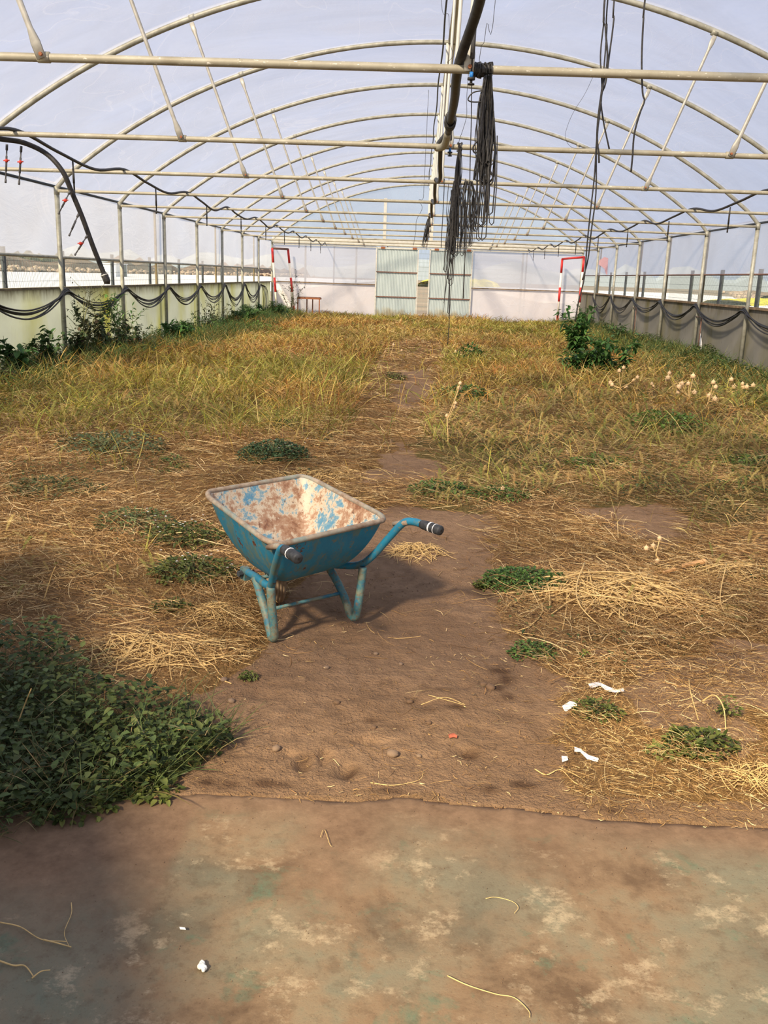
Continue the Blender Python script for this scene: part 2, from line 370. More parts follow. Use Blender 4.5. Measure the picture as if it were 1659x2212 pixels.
BARE = [gp([(750,1040),(860,960),(940,985),(930,1030),(860,1050)]), gp([(840,880),(860,800),(930,800),(935,850),(900,890)]),         gp([(1380,1420),(1659,1400),(1659,1640),(1450,1600),(1330,1480)]), gp([(1230,1110),(1430,1090),(1480,1170),(1400,1180)])]
STRAWPATH = gp([(640,1100),(760,930),(800,800),(850,740),(950,740),(960,800),(900,900),(960,1010),(900,1090)])
GREENL = gp([(-300,1450),(60,1450),(130,1450),(200,1470),(250,1500),(420,1530),(520,1610),(400,1690),(230,1730),(110,1770),(-200,1830)])
OLIVE_R = gp([(900,1070),(880,960),(960,880),(1180,860),(1400,830),(2100,870),(2100,1180),(1659,1120),(1400,1110),(1230,1080),(1050,1110)])
OLIVE_L = gp([(60,900),(200,810),(420,780),(560,800),(600,860),(560,920),(350,930),(250,900),(150,950)])
def inset(x, y, poly, wob=.12, s=2.5):
    return inpoly(x+(vn(x, y, s)-.5)*2*wob+(vn(x, y, s*4)-.5)*wob, y+(vn(x+50, y, s)-.5)*2*wob*1.6+(vn(x+9, y, s*4)-.5)*wob, poly)
def bare(x, y):
    r = inset(x, y, PATH, .10)
    for b in BARE: r |= inset(x, y, b, .18)
    return r
# slab edge, left to right
EDGE = [(-9, 2.2)] + [tuple(G(x, y)[:2]) for x, y in [(-300,1800),(0,1760),(200,1735),(440,1716),(600,1722),(760,1735),(870,1722),(1000,1740),(1110,1746),(1300,1772),(1450,1780),(1659,1788),(1900,1800)]] + [(9, 2.55)]
def edge_y(x): return np.interp(x, [p[0] for p in EDGE], [p[1] for p in EDGE])
def gz(x, y):
    x = np.asarray(x, float); y = np.asarray(y, float)
    z = (vn(x, y, .9)-.5)*.10+(vn(x, y, 2.3)-.5)*.05
    k = np.clip((y-3.0)/3.5, 0, 1); z = z*(.25+.75*k)
    z += (vn(x, y, 7)-.5)*.018+(vn(x, y, 19)-.5)*.008
    nb = ~inpoly(x, y, PATH); z += nb*.015
    # footprints and scuffs in the dirt in front of the barrow
    for cx, cy, rx, ry, dp in FOOT: z -= dp*np.exp(-(((x-cx)/rx)**2+((y-cy)/ry)**2)**1.5)
    side = np.clip((np.abs(x-.28)-4.4)/1.6, 0, 1); z += side*.06
    # soil dies out onto the slab
    d = y-edge_y(x); z = np.where(d < .30, z*np.clip(d/.3, 0, 1)+.013*np.clip(1-d/.3, 0, 1)+(vn(x, y, 30)-.5)*.005, z)
    return z
FOOT = []
for (px, py, rx, ry, dp) in [(655,1655,.028,.05,.05),(745,1668,.035,.055,.05),(700,1640,.022,.05,.035),(770,1690,.03,.02,.03),(625,1630,.03,.025,.02),(800,1600,.07,.03,.02),(1010,1625,.04,.04,.02),(660,1430,.05,.02,.008),(900,1520,.06,.05,.01),(1000,1480,.04,.03,.01),(860,1690,.08,.03,.012),(560,1500,.06,.05,.01)]:
    g = G(px, py); FOOT.append((g[0], g[1], rx, ry, dp))

# ------------------------------------------------------------------ ground and slab
def grid(name, xs, ys, zf, m, attrs=None):
    X, Y = np.meshgrid(xs, ys); Z = zf(X, Y); nx, ny = len(xs), len(ys)
    me = bpy.data.meshes.new(name); me.vertices.add(nx*ny); me.vertices.foreach_set('co', np.stack([X, Y, Z], -1).astype('f4').ravel())
    i = np.arange(nx*ny).reshape(ny, nx); q = np.stack([i[:-1, :-1], i[:-1, 1:], i[1:, 1:], i[1:, :-1]], -1).reshape(-1, 4)
    me.loops.add(q.size); me.loops.foreach_set('vertex_index', q.ravel().astype('i4')); me.polygons.add(len(q))
    me.polygons.foreach_set('loop_start', (np.arange(len(q))*4).astype('i4')); me.polygons.foreach_set('use_smooth', np.ones(len(q), bool))
    for k, v in (attrs or {}).items():
        a = me.attributes.new(k, 'FLOAT', 'POINT'); a.data.foreach_set('value', v(X, Y).astype('f4').ravel())
    me.update(calc_edges=True); me.materials.append(m); o = bpy.data.objects.new(name, me); COL.objects.link(o); return o
xs = np.unique(np.concatenate([np.linspace(XL, -1.9, 60), np.linspace(-1.9, 2.2, 290), np.linspace(2.2, XR, 60)]))
ys = np.unique(np.concatenate([np.linspace(2.2, 5.2, 230), np.linspace(5.2, 9, 90), np.linspace(9, YE, 190)]))
def thatch(x, y):
    b = bare(x, y); v = np.where(b, 0., 1.)*np.clip(.35+1.3*vn(x, y, 1.7), 0, 1); v = np.where(y-edge_y(x) < .12, v*.3, v)
    return np.where(y > 9, np.maximum(v, .75*~b), v)
def green(x, y):
    g = inset(x, y, GREENL, .1)*1.0; g = np.maximum(g, inset(x, y, OLIVE_R, .3)*.55); g = np.maximum(g, inset(x, y, OLIVE_L, .3)*.5)
    g = np.maximum(g, np.clip((np.abs(x-.28)-5.0)/.8, 0, 1)*.7); return g*~bare(x, y)
MOIST = []
for (px, py, rx, ry, am) in [(1078,1442,.05,.06,1.),(1060,1478,.06,.05,1.),(1085,1462,.05,.05,1.),(1095,1500,.05,.04,.7),(1100,1540,.06,.04,.8),(1020,1625,.05,.03,.8),(1048,1710,.04,.03,1.),(1130,1700,.05,.03,.9),(955,1490,.05,.02,.5),(890,1512,.03,.03,.7),(920,1535,.05,.02,.8),(805,1553,.03,.02,.9),(850,1568,.04,.02,.8),(990,1530,.04,.03,.6),(600,1700,.10,.025,.7),(480,1700,.08,.03,.8),(830,1715,.09,.02,.8),(1330,1760,.05,.02,.8),(655,1650,.03,.05,.9),(755,1670,.03,.04,.9)]:
    g = G(px, py); MOIST.append((g[0], g[1], rx, ry, am))
def moist(x, y):
    v = x*0; w_ = .35+1.3*vn(x, y, 22)*vn(x+7, y, 9)*2
    for cx, cy, rx, ry, am in MOIST: v = np.maximum(v, am*np.exp(-(((x-cx)/rx)**2+((y-cy)/ry)**2))*w_)
    return np.clip(v, 0, .9)
ground = grid('soil_ground', xs, ys, lambda x, y: np.where(y < edge_y(x)-.02, -.04, gz(x, y)), M['soil'], {'thatch': thatch, 'green': green, 'moist': moist})
tag(ground, kind='structure')
def zslab(x, y): return .012+(vn(x, y, 1.3)-.5)*.008 - .02*np.clip((y-edge_y(x))/.02, 0, 1)*0
def dust(x, y):
    d = edge_y(x)-y; l = np.clip(1.25-d/np.where(x < -.62, .62, .20), 0, 1)
    c_ = np.exp(-((x+.16)/.15)**2)*np.clip(1.3-d/.5, 0, 1)
    c2 = np.exp(-((x-.42)/.3)**2)*np.clip(1-d/.45, 0, 1)*.7
    return np.clip(np.maximum(np.maximum(l, c_), c2)*1.3*(.55+.8*vn(x, y, 6)), 0, 1)
# slab as a solid: top follows the uneven edge
sx = np.linspace(-7, 7.4, 400); NS = 60; V = []; F = []
for j in range(NS+1):
    for x in sx:
        ye = float(edge_y(x))+.006*math.sin(x*37)+.004*math.sin(x*91); y = YF+(ye-YF)*((j/NS)**.5)
        V.append((x, y, .014+(float(vn(x, y, 1.3))-.5)*.008-(.006 if j == NS else 0)))
n = len(sx)
for j in range(NS):
    for i in range(n-1): F.append((j*n+i, j*n+i+1, (j+1)*n+i+1, (j+1)*n+i))
b0 = len(V)
for x in sx: V.append((x, float(edge_y(x)), -.10))
for i in range(n-1): F.append((NS*n+i, NS*n+i+1, b0+i+1, b0+i))
mb = MB().add(V, F); slab = mb.build('floor', M['slab'], None, True); tag(slab, kind='structure')
a = slab.data.attributes.new('dust', 'FLOAT', 'POINT'); vv = np.array(V); a.data.foreach_set('value', dust(vv[:, 0], vv[:, 1]).astype('f4'))

# ------------------------------------------------------------------ outside
M['field'] = simple('outside_soil', (.30, .24, .17), .95, 0, .3, .15, .1)
M['sheet'] = simple('white_ground_sheet', (.90, .90, .88), .8, 0, .03, .2, 0)
M['road'] = simple('grey_track', (.42, .38, .34), .9, 0, .15, .3, 0)
M['hedge'] = simple('far_scrub', (.10, .10, .05), .9, 0, .5, .5, .5)
M['brownbank'] = simple('brown_bank', (.26, .19, .13), .95, 0, .35, .3, .4)
M['rapeseed'] = simple('yellow_flowers', (.72, .62, .06), .9, 0, .4, .8, .2)
M['hillblue'] = simple('distant_hill', (.30, .36, .42), 1, 0, .1, .02, 0)
def frame_ground():
    mb = MB(); z = -.06
    for a, b in (((-400, -300, z-.3), (XL-.3, 700, z)), ((XR+.3, -300, z-.3), (400, 700, z)), ((XL-.3, YE+.3, z-.3), (XR+.3, 700, z)), ((XL-.3, -300, z-.3), (XR+.3, YF-.1, z))): mb.box(a, b)
    return mb
tag(frame_ground().build('outside_ground', M['field']), kind='structure')
mb = MB().box((-125, -60, -.06), (-13, 330, .0)); tag(mb.build('white_ground_sheet', M['sheet'], loc=(-60, 100, 0)), 'wide white sheet covering the field outside the left wall', 'ground sheet')
mb = MB().box((XR+3.5, YE+40, -.06), (60, 220, .0)); tag(mb.build('gravel_track', M['sheet'], loc=(40, 150, 0)), 'pale strip of covered ground outside the right wall', 'ground sheet')
def rough_bank(name, x0, x1, y0, y1, h, m, label, cat, seg=60, rg=None):
    r_ = np.random.default_rng(len(name)+int(abs(x0))); mb = MB(); V = []; F = []
    L = np.linspace(0, 1, seg)
    for u in L:
        cx = x0+(x1-x0)*u; cy = y0+(y1-y0)*u; hh_ = h*(.55+.9*r_.random())
        dx, dy = (y1-y0), -(x1-x0); l = math.hypot(dx, dy); dx /= l; dy /= l
        for s_, zz in ((-3, -.3), (-1.6, hh_*.7), (0, hh_), (1.6, hh_*.7), (3, -.3)): V.append((cx+dx*s_*(1+.2*r_.random()), cy+dy*s_*(1+.2*r_.random()), zz))
    for i in range(seg-1):
        for j in range(4): F.append((i*5+j, i*5+j+1, (i+1)*5+j+1, (i+1)*5+j))
    o = mb.add(V, F).build(name, m, None, False, loc=((x0+x1)/2, (y0+y1)/2, 0)); return tag(o, label, cat)
rough_bank('earth_bank', -100, -52, 60, 420, 3.2, M['brownbank'], 'long brown earth bank beyond the white sheet on the left', 'bank')
rough_bank('scrub_hedge', -135, -120, 120, 330, 4.0, M['hedge'], 'dark scrubby hedge far outside on the left', 'hedge', 80)
rough_bank('earth_bank', 45, 90, 118, 260, .9, M['brownbank'], 'low brown bank outside the right wall', 'bank', 60)
rough_bank('yellow_flower_bed', 30, 62, 92, 150, .45, M['rapeseed'], 'strip of yellow flowers outside the right wall', 'flower bed', 90)
rough_bank('yellow_flower_bed', 2, 16, 172, 215, 1.2, M['rapeseed'], 'yellow flowering bushes seen beyond the end doors', 'flower bed', 60)
mb = MB()
for k in range(700):
    u = rng.random(); mb.sphere((-96+46*u+rng.normal()*1.2, 62+350*u, .1+rng.random()*.9), .25+rng.random()*.4, 5, 4, (1, 1.4, .7))
tag(mb.build('rubble_heap', M['outstone'], None, False, loc=(-75, 240, 0)), 'pale rubble stones piled along the left bank outside', 'rubble', kind='stuff')
mb = MB()
for k in range(120):
    u = rng.random(); mb.sphere((40+45*u+rng.normal()*1., 112+140*u, .2+rng.random()*.5), .3+rng.random()*.4, 5, 4, (1, 1.4, .7))
tag(mb.build('rubble_heap', M['outstone'], None, False, loc=(60, 180, 0)), 'pale rubble stones scattered along the right bank outside', 'rubble', kind='stuff')
# small shed seen through the left gap
g = PX(243, 574, -52.); rt = empty('field_shed', (g[0], g[1], 0), 'small pale shed with a dark door outside the left wall', 'shed')
mb = MB().box((g[0]-1, g[1]-3, 0), (g[0]+1.5, g[1]+3, 2.0)); mb.box((g[0]-1.2, g[1]-3.2, 2.0), (g[0]+1.7, g[1]+3.2, 2.15)); part('wall', mb, M['white_plastic'], rt, False)
mb = MB().box((g[0]+1.5, g[1]+.2, 0), (g[0]+1.58, g[1]+2.6, 1.9)); part('door', mb, M['dark_metal'], rt, False)
for px, lab in ((341, 'nearer'), (466, 'farther')):
    g = PX(px, 612, -9.5); tag(MB().tube([(g[0], g[1], 0), (g[0], g[1], 1.85)], .022, 6).build('pale_stake', M['cream'], None, True, loc=(g[0], g[1], 0)), 'thin pale stake outside the left wall, the %s one' % lab, 'stake')
# wire fences
def fence(X, y0, y1, ps, z0, z1, label, pw):
    rt = empty('wire_fence', (X, (y0+y1)/2, 0), label, 'fence')
    mb = MB(); y = y0; s = 1 if X > 0 else -1
    while y < y1:
        mb.box((X-.003, y-.003, z0), (X+.003, y+.003, z1)); y += .055 if y < 30 else .11
    for z in np.arange(z0, z1+.01, .2): mb.box((X-.005, y0, z-.003), (X+.005, y1, z+.003))
    tag(part('mesh_panel', mb, M['fence_wire'], rt, False), kind='stuff')
    for y in ps: part('post', MB().box((X-.03, y-pw/2, 0), (X+.03, y+pw/2, z1+.1)), M['dark_metal'], rt, False)
fence(-8.0, 8, 46, [11.8, 14.8, 17.81, 20.81, 24.2, 27.6, 31.0, 34.4, 37.7, 41.1], .1, 1.85, 'green wire mesh fence outside the left wall', .09)
fence(8.0, 8, 52, [14.6, 17.1, 19.7, 22.23, 25.0, 27.7, 30.6, 33.5, 36.4, 39.3, 42.2], .1, 2.0, 'wire mesh fence with dark posts outside the right wall', .16)
# the fence and hill beyond the end doors
rt = empty('wire_fence', (0, 44, 0), 'wire mesh fence seen through the gap between the end doors', 'fence')
mb = MB()
for x in np.arange(-4, 5, .06): mb.box((x-.004, 43.997, .1), (x+.004, 44.003, 3.0))
for z in np.arange(.1, 3.0, .2): mb.box((-4, 43.995, z-.005), (5, 44.005, z+.005))
tag(part('mesh_panel', mb, M['fence_wire'], rt, False), kind='stuff')
for x in (-4, -1.5, 1.6, 5): part('post', MB().box((x-.03, 43.97, 0), (x+.03, 44.03, 3.1)), M['dark_metal'], rt, False)
rough_bank('distant_hill', -200, 260, 520, 560, 9, M['hillblue'], 'low hazy hill on the horizon beyond the end doors', 'hill', 50)

# ------------------------------------------------------------------ film envelope
HW = (XR-XL)/2; RAD = (HW**2+(ZR-ZE)**2)/(2*(ZR-ZE)); ZC = ZR-RAD; A0 = math.asin(HW/RAD); XC = (XL+XR)/2
def arch_pt(u, off=0):                                # u in -1..1
    a = u*A0; return XC+(RAD+off)*math.sin(a), ZC+(RAD+off)*math.cos(a)
V = []; F = []; nu = 48; yy = np.linspace(YF, YE+.05, 110)
for y in yy:
    ph = ((y-15.254)/3.179) % 1.0; sag = .035*math.sin(PI*ph)
    for i in range(nu+1):
        u = -1+2*i/nu; x, z = arch_pt(u, .04-sag*(1-abs(u))+.012*(float(vn(u*6, y, 1.2))-.5)); V.append((x, y, z))
for j in range(len(yy)-1):
    for i in range(nu): F.append((j*(nu+1)+i, j*(nu+1)+i+1, (j+1)*(nu+1)+i+1, (j+1)*(nu+1)+i))
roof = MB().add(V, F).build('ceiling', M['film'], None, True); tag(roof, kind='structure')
def sheet(name, X, y0, y1, z0, z1, m, amp=.02):
    V = []; F = []; ys_ = np.linspace(y0, y1, 160); zs = np.linspace(z0, z1, 8)
    for y in ys_:
        for z in zs: V.append((X+amp*(float(vn(y, z, 1.8))-.5)*2, y, z))
    for j in range(len(ys_)-1):
        for i in range(7): F.append((j*8+i, j*8+i+1, (j+1)*8+i+1, (j+1)*8+i))
    return MB().add(V, F).build(name, m, None, True)
# the roller pipe: height of the bottom of the rolled-up curtain on each side
ZCL, ZCR = 1.765, 1.915
tag(sheet('wall_left_curtain', XL-.06, YF, YE, ZCL, ZE+.06, M['film_side']), kind='structure')
tag(sheet('wall_right_curtain', XR+.06, YF, YE, ZCR, ZE+.06, M['film_side']), kind='structure')
tag(MB().box((XL-.11, YF, -.1), (XL-.07, YE, ZW)).build('wall_left', M['wall_l']), kind='structure')
tag(MB().box((XR+.07, YF, -.1), (XR+.11, YE, ZW)).build('wall_right', M['wall_r']), kind='structure')
M['cap'] = simple('dirty_wall_cap', (.16, .13, .07), .8, 0, .5, 6, .3)
M['capr'] = simple('rusty_wall_cap', (.20, .14, .08), .8, 0, .5, 6, .3)
tag(MB().box((XL-.13, YF, ZW-.015), (XL-.03, YE, ZW+.02)).build('trim_1', M['cap']), kind='structure')
tag(MB().box((XR+.03, YF, ZW-.015), (XR+.13, YE, ZW+.03)).build('trim_2', M['capr']), kind='structure')
# end wall
DX0, DX1, DX2, DX3, DZ = -1.71, -.05, .42, 2.10, 2.74
def flat(name, x0, x1, z0, z1, y, m, amp=.012):
    V = []; F = []; nx = 24; nz = 12
    for i in range(nx+1):
        for k in range(nz+1): x = x0+(x1-x0)*i/nx; z = z0+(z1-z0)*k/nz; V.append((x, y+amp*(float(vn(x, z, 1.5))-.5), z))
    for i in range(nx):
        for k in range(nz): a = i*(nz+1)+k; F.append((a, a+nz+1, a+nz+2, a+1))
    return MB().add(V, F).build(name, m, None, True)
for nm, xa, xb in (('left', XL, DX0-.03), ('right', DX3+.03, XR)):
    tag(flat('wall_back_'+nm, xa, xb, 1.29, 2.9, YE+.06, M['film_end']), kind='structure')
    tag(flat('wall_back_%s_low' % nm, xa, xb, 0, 1.29, YE+.06, M['film_end_low']), kind='structure')
V = []; F = []
for i in range(41):
    x, z = arch_pt(-1+2*i/40, .02); V += [(x, YE+.06, 2.9), (x, YE+.06, max(z, 2.9))]
for i in range(40): F.append((2*i, 2*i+2, 2*i+3, 2*i+1))
tag(MB().add(V, F).build('wall_back_gable', M['film_gable']), kind='structure')
tag(MB().box((XL, YE-.03, 2.83), (XR, YE+.03, 3.02)).build('trim_3', M['pale_metal']), kind='structure')
tag(MB().box((XL, YE-.03, 2.72), (XR, YE+.0, 2.76)).build('trim_4', M['pale_metal']), kind='structure')
tag(MB().box((XL, YE-.02, 1.27), (DX0-.03, YE+.03, 1.31)).build('trim_5', M['capr']), kind='structure')
tag(MB().box((DX3+.03, YE-.02, 1.27), (XR, YE+.03, 1.31)).build('trim_6', M['capr']), kind='structure')
for i, x in enumerate((-1.42,)): tag(MB().box((x-.06, YE-.03, 3.02), (x+.06, YE+.02, 4.6)).build('trim_7', M['pale_metal']), kind='structure')
tag(MB().box((.36, YE-.03, 3.02), (.50, YE+.02, 5.1)).build('trim_8', M['pale_metal']), kind='structure')
# posts outside the end wall, seen through the film
for x, s in ((-2.54, 'left of'), (4.15, 'right of'), (-4.6, 'far left of')):
    tag(MB().tube([(x, YE+.35, -.1), (x, YE+.35, 2.75)], .04, 8).build('outer_post', M['steel'], None, True, loc=(x, YE+.35, 0)), 'steel post outside the end wall showing through film, %s the doors' % s, 'post')
def door(num, x0, x1):
    rt = empty('door_%d' % num, ((x0+x1)/2, YE-.05, 0)); rt['kind'] = 'structure'
    V = []; F = []; nn = 26*6
    for i in range(nn+1):
        x = x0+.03+(x1-x0-.06)*i/nn; y = YE-.05+.016*math.sin(2*PI*i/6)
        V += [(x, y, .03), (x, y, DZ-.03), (x, y+.006, .03), (x, y+.006, DZ-.03)]
    for i in range(nn): a = 4*i; F += [(a, a+4, a+5, a+1), (a+2, a+3, a+7, a+6)]
    part('corrugated_sheet', MB().add(V, F), M['door'], rt)
    for z in (DZ-.03, 1.80, .84): part('rail', MB().box((x0+.01, YE-.10, z-.022), (x1-.01, YE-.065, z+.022)), M['rust_dark'] if z < 2 else M['pale_metal'], rt, False)
    for x in (x0, x1): part('stile', MB().box((x-.025, YE-.10, -.02), (x+.025, YE-.06, DZ)), M['pale_metal'], rt, False)
    for x in (x0+.25, x1-.15): part('roller_hanger', MB().box((x-.08, YE-.12, DZ-.05), (x+.08, YE-.05, DZ+.03)), M['rust'], rt, False)
door(1, DX0, DX1); door(2, DX2, DX3)
# front end (behind the photographer): film gable and an added shade panel
tag(flat('wall_front_left', XL, -1.2, 0, 2.9, YF, M['film_end']), kind='structure')
tag(flat('wall_front_right', 1.6, XR, 0, 2.9, YF, M['film_end']), kind='structure')

pb = [(-1.48, -.9), (-3.3, 2.7)]  # unseen board, added only to shade the foreground at left
mb = MB().add([(pb[0][0], pb[0][1], 0), (pb[1][0], pb[1][1], 0), (pb[1][0]-.04, pb[1][1]-.02, 0), (pb[0][0]-.04, pb[0][1]-.02, 0), (pb[0][0], pb[0][1], 1.95), (pb[1][0], pb[1][1], 2.05), (pb[1][0]-.04, pb[1][1]-.02, 2.05), (pb[0][0]-.04, pb[0][1]-.02, 1.95)], [(0,3,2,1),(4,5,6,7),(0,1,5,4),(1,2,6,5),(2,3,7,6),(3,0,4,7)])
tag(mb.build('shade_panel', simple('shade_panel_board', (.4, .33, .25), .8)), kind='structure')

# ------------------------------------------------------------------ steel frame
KS = range(-4, 8)
# arches: kinked where they meet the posts
apts = [(arch_pt(-1+2*i/64)[0], 0, arch_pt(-1+2*i/64)[1]) for i in range(65)]
mb = MB().tube([(XL, 0, ZE-.10), (XL+.01, 0, ZE-.03)]+apts[1:-1]+[(XR-.01, 0, ZE-.03), (XR, 0, ZE-.10)], .035, 12, False)
arch_me = None; vis = 0
for k in KS:
    if arch_me is None: o = mb.build('steel_arch', M['steel'], None, True); arch_me = o.data
    else: o = bpy.data.objects.new('steel_arch', arch_me); COL.objects.link(o)
    o.location = (0, YK(k), 0)
    if k >= -1: n_ = k+1; lab = 'galvanised steel roof arch, %s counted from the front of the view' % ORD[n_]
    else: lab = 'galvanised steel roof arch overhead near the photographer, %s' % ('nearest visible pair with its tie bar' if k == -2 else 'above the camera row %s' % ORD[k+4])
    tag(o, lab, 'arch', 'roof arches')
for side, X, sg in (('left', XL, 1), ('right', XR, -1)):
    me = None
    for k in KS:
        rt = empty('steel_post', (X, YK(k), 0))
        if me is None:
            o = MB().tube([(0, 0, -.1), (0, 0, ZE-.05)], .040, 12, True).build('pipe', M['steel'], rt, True); me = o.data
            o2 = MB().tube([(0, 0, ZE-.14), (0, 0, ZE-.02)], .045, 12, True).build('socket', M['steel'], rt, True); me2 = o2.data
        else:
            for nm, mm in (('pipe', me), ('socket', me2)):
                o = bpy.data.objects.new(nm, mm); COL.objects.link(o); o.parent = rt
        first = 0 if side == 'left' else 1
        n_ = k-first
        lab = ('round steel post on the %s wall, %s from the front' % (side, ORD[n_])) if n_ >= 0 else 'round steel post on the %s wall beside the photographer, %s' % (side, ORD[k+4])
        tag(rt, lab, 'post', '%s wall posts' % side)
    # thinner second posts standing outside some posts
    for k, dy in ((2, .25), (4, .28), (6, .2)) if side == 'left' else ((2, -.3), (3, -.35), (4, -.3), (6, -.2)):
        tag(MB().box((X-sg*.14-.02, YK(k)-dy-.035, 0), (X-sg*.14+.02, YK(k)-dy+.035, ZE+.05)).build('outer_post', M['cap'], loc=(X-sg*.14, YK(k)-dy, 0)),
            'dark narrow post just outside the %s wall, next to the %s steel post' % (side, ORD[k-(0 if side == 'left' else 1)]), 'post')
    # roller pipe at the bottom of the curtain, and eave rail
    zc = ZCL if side == 'left' else ZCR
    tag(MB().tube([(X-sg*.05, YF, zc), (X-sg*.05, YE, zc)], .024 if side == 'left' else .018, 8).build('roller_pipe', M['steel'] if side == 'left' else M['rust_dark'], None, True, loc=(X-sg*.05, 10, zc)), 'long roller pipe along the bottom edge of the %s curtain' % side, 'pipe')
    tag(MB().tube([(X-sg*.06, YF, ZE-.01), (X-sg*.06, YE, ZE-.01)], .022, 8).build('eave_rail', M['dark_metal'], None, True, loc=(X-sg*.06, 10, ZE-.01)), 'dark eave rail running along the top of the %s wall' % side, 'rail')
# tie bars with flattened bolted ends
def tie_mesh():
    mb = MB(); xs_ = np.linspace(XL+.05, XR-.05, 30)
    mb.tube([(x, 0, ZT+.012*(1-((x-XC)/HW)**2)) for x in xs_], .024, 10); return mb
tme = None
for k in range(-3, 8):
    if tme is None: o = tie_mesh().build('tie_bar', M['tie'], None, True); tme = o.data
    else: o = bpy.data.objects.new('tie_bar', tme); COL.objects.link(o)
    o.location = (0, YK(k)-.06, 0)
    tag(o, 'pale weathered horizontal tie bar, %s from the front' % ORD[k+3], 'bar', 'tie bars')
# braces from arch to tie bar and a hanger strap at the middle of each frame
def brace(p, q, w=.035):
    mb = MB(); P = np.array(p); Q = np.array(q); d = (Q-P)/np.linalg.norm(Q-P)
    def sec(c_, hx, hy):
        u = np.cross(d, (0, 1., 0)); return [c_+u*hx*math.cos(a)+np.array((0, 1., 0))*hy*math.sin(a) for a in np.linspace(0, 2*PI, 11)[:-1]]
    st = [(0, .028, .005), (.09, .030, .006), (.17, .018, .017), (None, .018, .017), (-.17, .018, .017), (-.09, .030, .006), (0, .028, .005)]
    L = np.linalg.norm(Q-P); V = []
    for i, (s_, hx, hy) in enumerate(st):
        t_ = {0: 0, 1: .09, 2: .17, 3: L/2, 4: L-.17, 5: L-.09, 6: L}[i]; V += sec(P+d*t_, hx, hy)
    F = [(i*10+j, i*10+(j+1) % 10, (i+1)*10+(j+1) % 10, (i+1)*10+j) for i in range(6) for j in range(10)] + [tuple(range(10))[::-1], tuple(60+j for j in range(10))]
    return mb.add(V, F)
for nm, xa, xb in (('left', -2.91, -2.22), ('right', 3.44, 2.76)):
    u = math.asin((xa-XC)/RAD)/A0; xt, zt_ = arch_pt(u, -.07); protos = None
    for k in range(-3, 8):
        lab = 'slanting brace tube on the %s side, %s from the front, bolted to a tie bar' % (nm, ORD[k+3])
        if protos is None:
            rt = empty('brace_tube', (xb, YK(k)-.06, ZT), lab, 'brace', '%s braces' % nm); L0 = np.array(rt.location)
            part('tube', brace((xt, YK(k)-.03, zt_+.02), (xb, YK(k)-.095, ZT+.0)), M['brace'], rt)
            mb = MB().tube([(xb-.035, YK(k)-.06, ZT+.012), (xb+.035, YK(k)-.06, ZT+.012)], .031, 10); part('clamp', mb, M['tie'], rt)
            mb = MB().tube([(xb, YK(k)-.115, ZT+.02), (xb, YK(k)-.09, ZT+.02)], .011, 6); part('bolt', mb, M['rust'], rt, False)
            mb = MB().tube([(xt-.035, YK(k), zt_+.07), (xt+.035, YK(k), zt_+.07+(.035 if nm == 'left' else -.035)*.66)], .038, 10); part('clamp', mb, M['steel'], rt)
            protos = rt
        else:
            rt = copy_tree(protos); rt.location = (xb, YK(k)-.06, ZT); rt['label'] = lab
protos = None
for k in range(-3, 8):
    lab = 'flat ended vertical hanger from ridge to the %s tie bar' % ORD[k+3]
    if protos is None:
        rt = empty('ridge_hanger', (.24, YK(k)-.06, ZT), lab, 'hanger', 'ridge hangers')
        part('tube', brace((.30, YK(k)-.03, ZR-.02), (.235, YK(k)-.10, ZT-.005)), M['pale_metal'], rt)
        part('bolt', MB().tube([(.24, YK(k)-.125, ZT+.015), (.24, YK(k)-.09, ZT+.015)], .012, 6), M['rust'], rt, False); protos = rt
    else: rt = copy_tree(protos); rt.location = (.24, YK(k)-.06, ZT); rt['label'] = lab
# ridge channel (pale double rail) and dark cable beside it
mb = MB().box((.30, YF, ZR-.02), (.34, YE, ZR+.02)); mb.box((.38, YF, ZR-.02), (.42, YE, ZR+.02)); mb.box((.30, YF, ZR+.0), (.42, YE, ZR+.03))
tag(mb.build('ridge_channel', M['pale_metal'], loc=(.36, 15, ZR)), 'pale metal channel running along the roof ridge', 'channel')
tag(MB().tube([(.22+.01*math.sin(y*1.3), y, ZR-.035+.01*math.sin(y*2)) for y in np.linspace(YF, YE, 80)], .013, 6).build('ridge_cable', M['dark_metal'], None, True, loc=(.22, 15, ZR-.03)), 'thin dark cable along the left of the ridge channel', 'cable')

# ------------------------------------------------------------------ centre irrigation pipe
cp = []
ctrl = [(.30, 2.6, 3.02), (.27, 4.1, 3.12), (.25, 5.2, 3.02), (.18, YK(-3), 2.84), (.19, 6.6, 2.80), (.19, 7.6, 2.80), (.20, 8.4, 2.86), (.14, YK(-2), 2.84)]
cpts = spline(ctrl, 10)
rt = empty('overhead_water_pipe', (.2, 6, 2.8), 'thick black pipe hanging under the ridge, nearest length with a brown elbow', 'pipe')
part('pipe', MB().tube(cpts, .030, 10), M['black_pipe'], rt)
part('elbow', MB().tube(spline([(.20, 8.3, 2.845), (.18, 8.7, 2.80), (.12, YK(-2)-.02, 2.80)], 6), .034, 10), M['tie'], rt)
mb = MB()
for i in range(5): mb.tube([(.19+.036*math.cos(a), 7.35+.03*i, 2.80+.055*math.sin(a)) for a in np.linspace(0, 2*PI, 15)[:-1]], .012, 6, closed=True)
part('tape_wrap', mb, M['strap'], rt)
cl = [(.15, YK(-2)+.05, 2.82)]
for k in range(-2, 4):
    y = YK(k); cl += [(.17, y+.9, 2.74+.0*k), (.19, y+1.6, 2.70), (.18, y+2.4, 2.74), (.16, y+3.1, 2.83)]
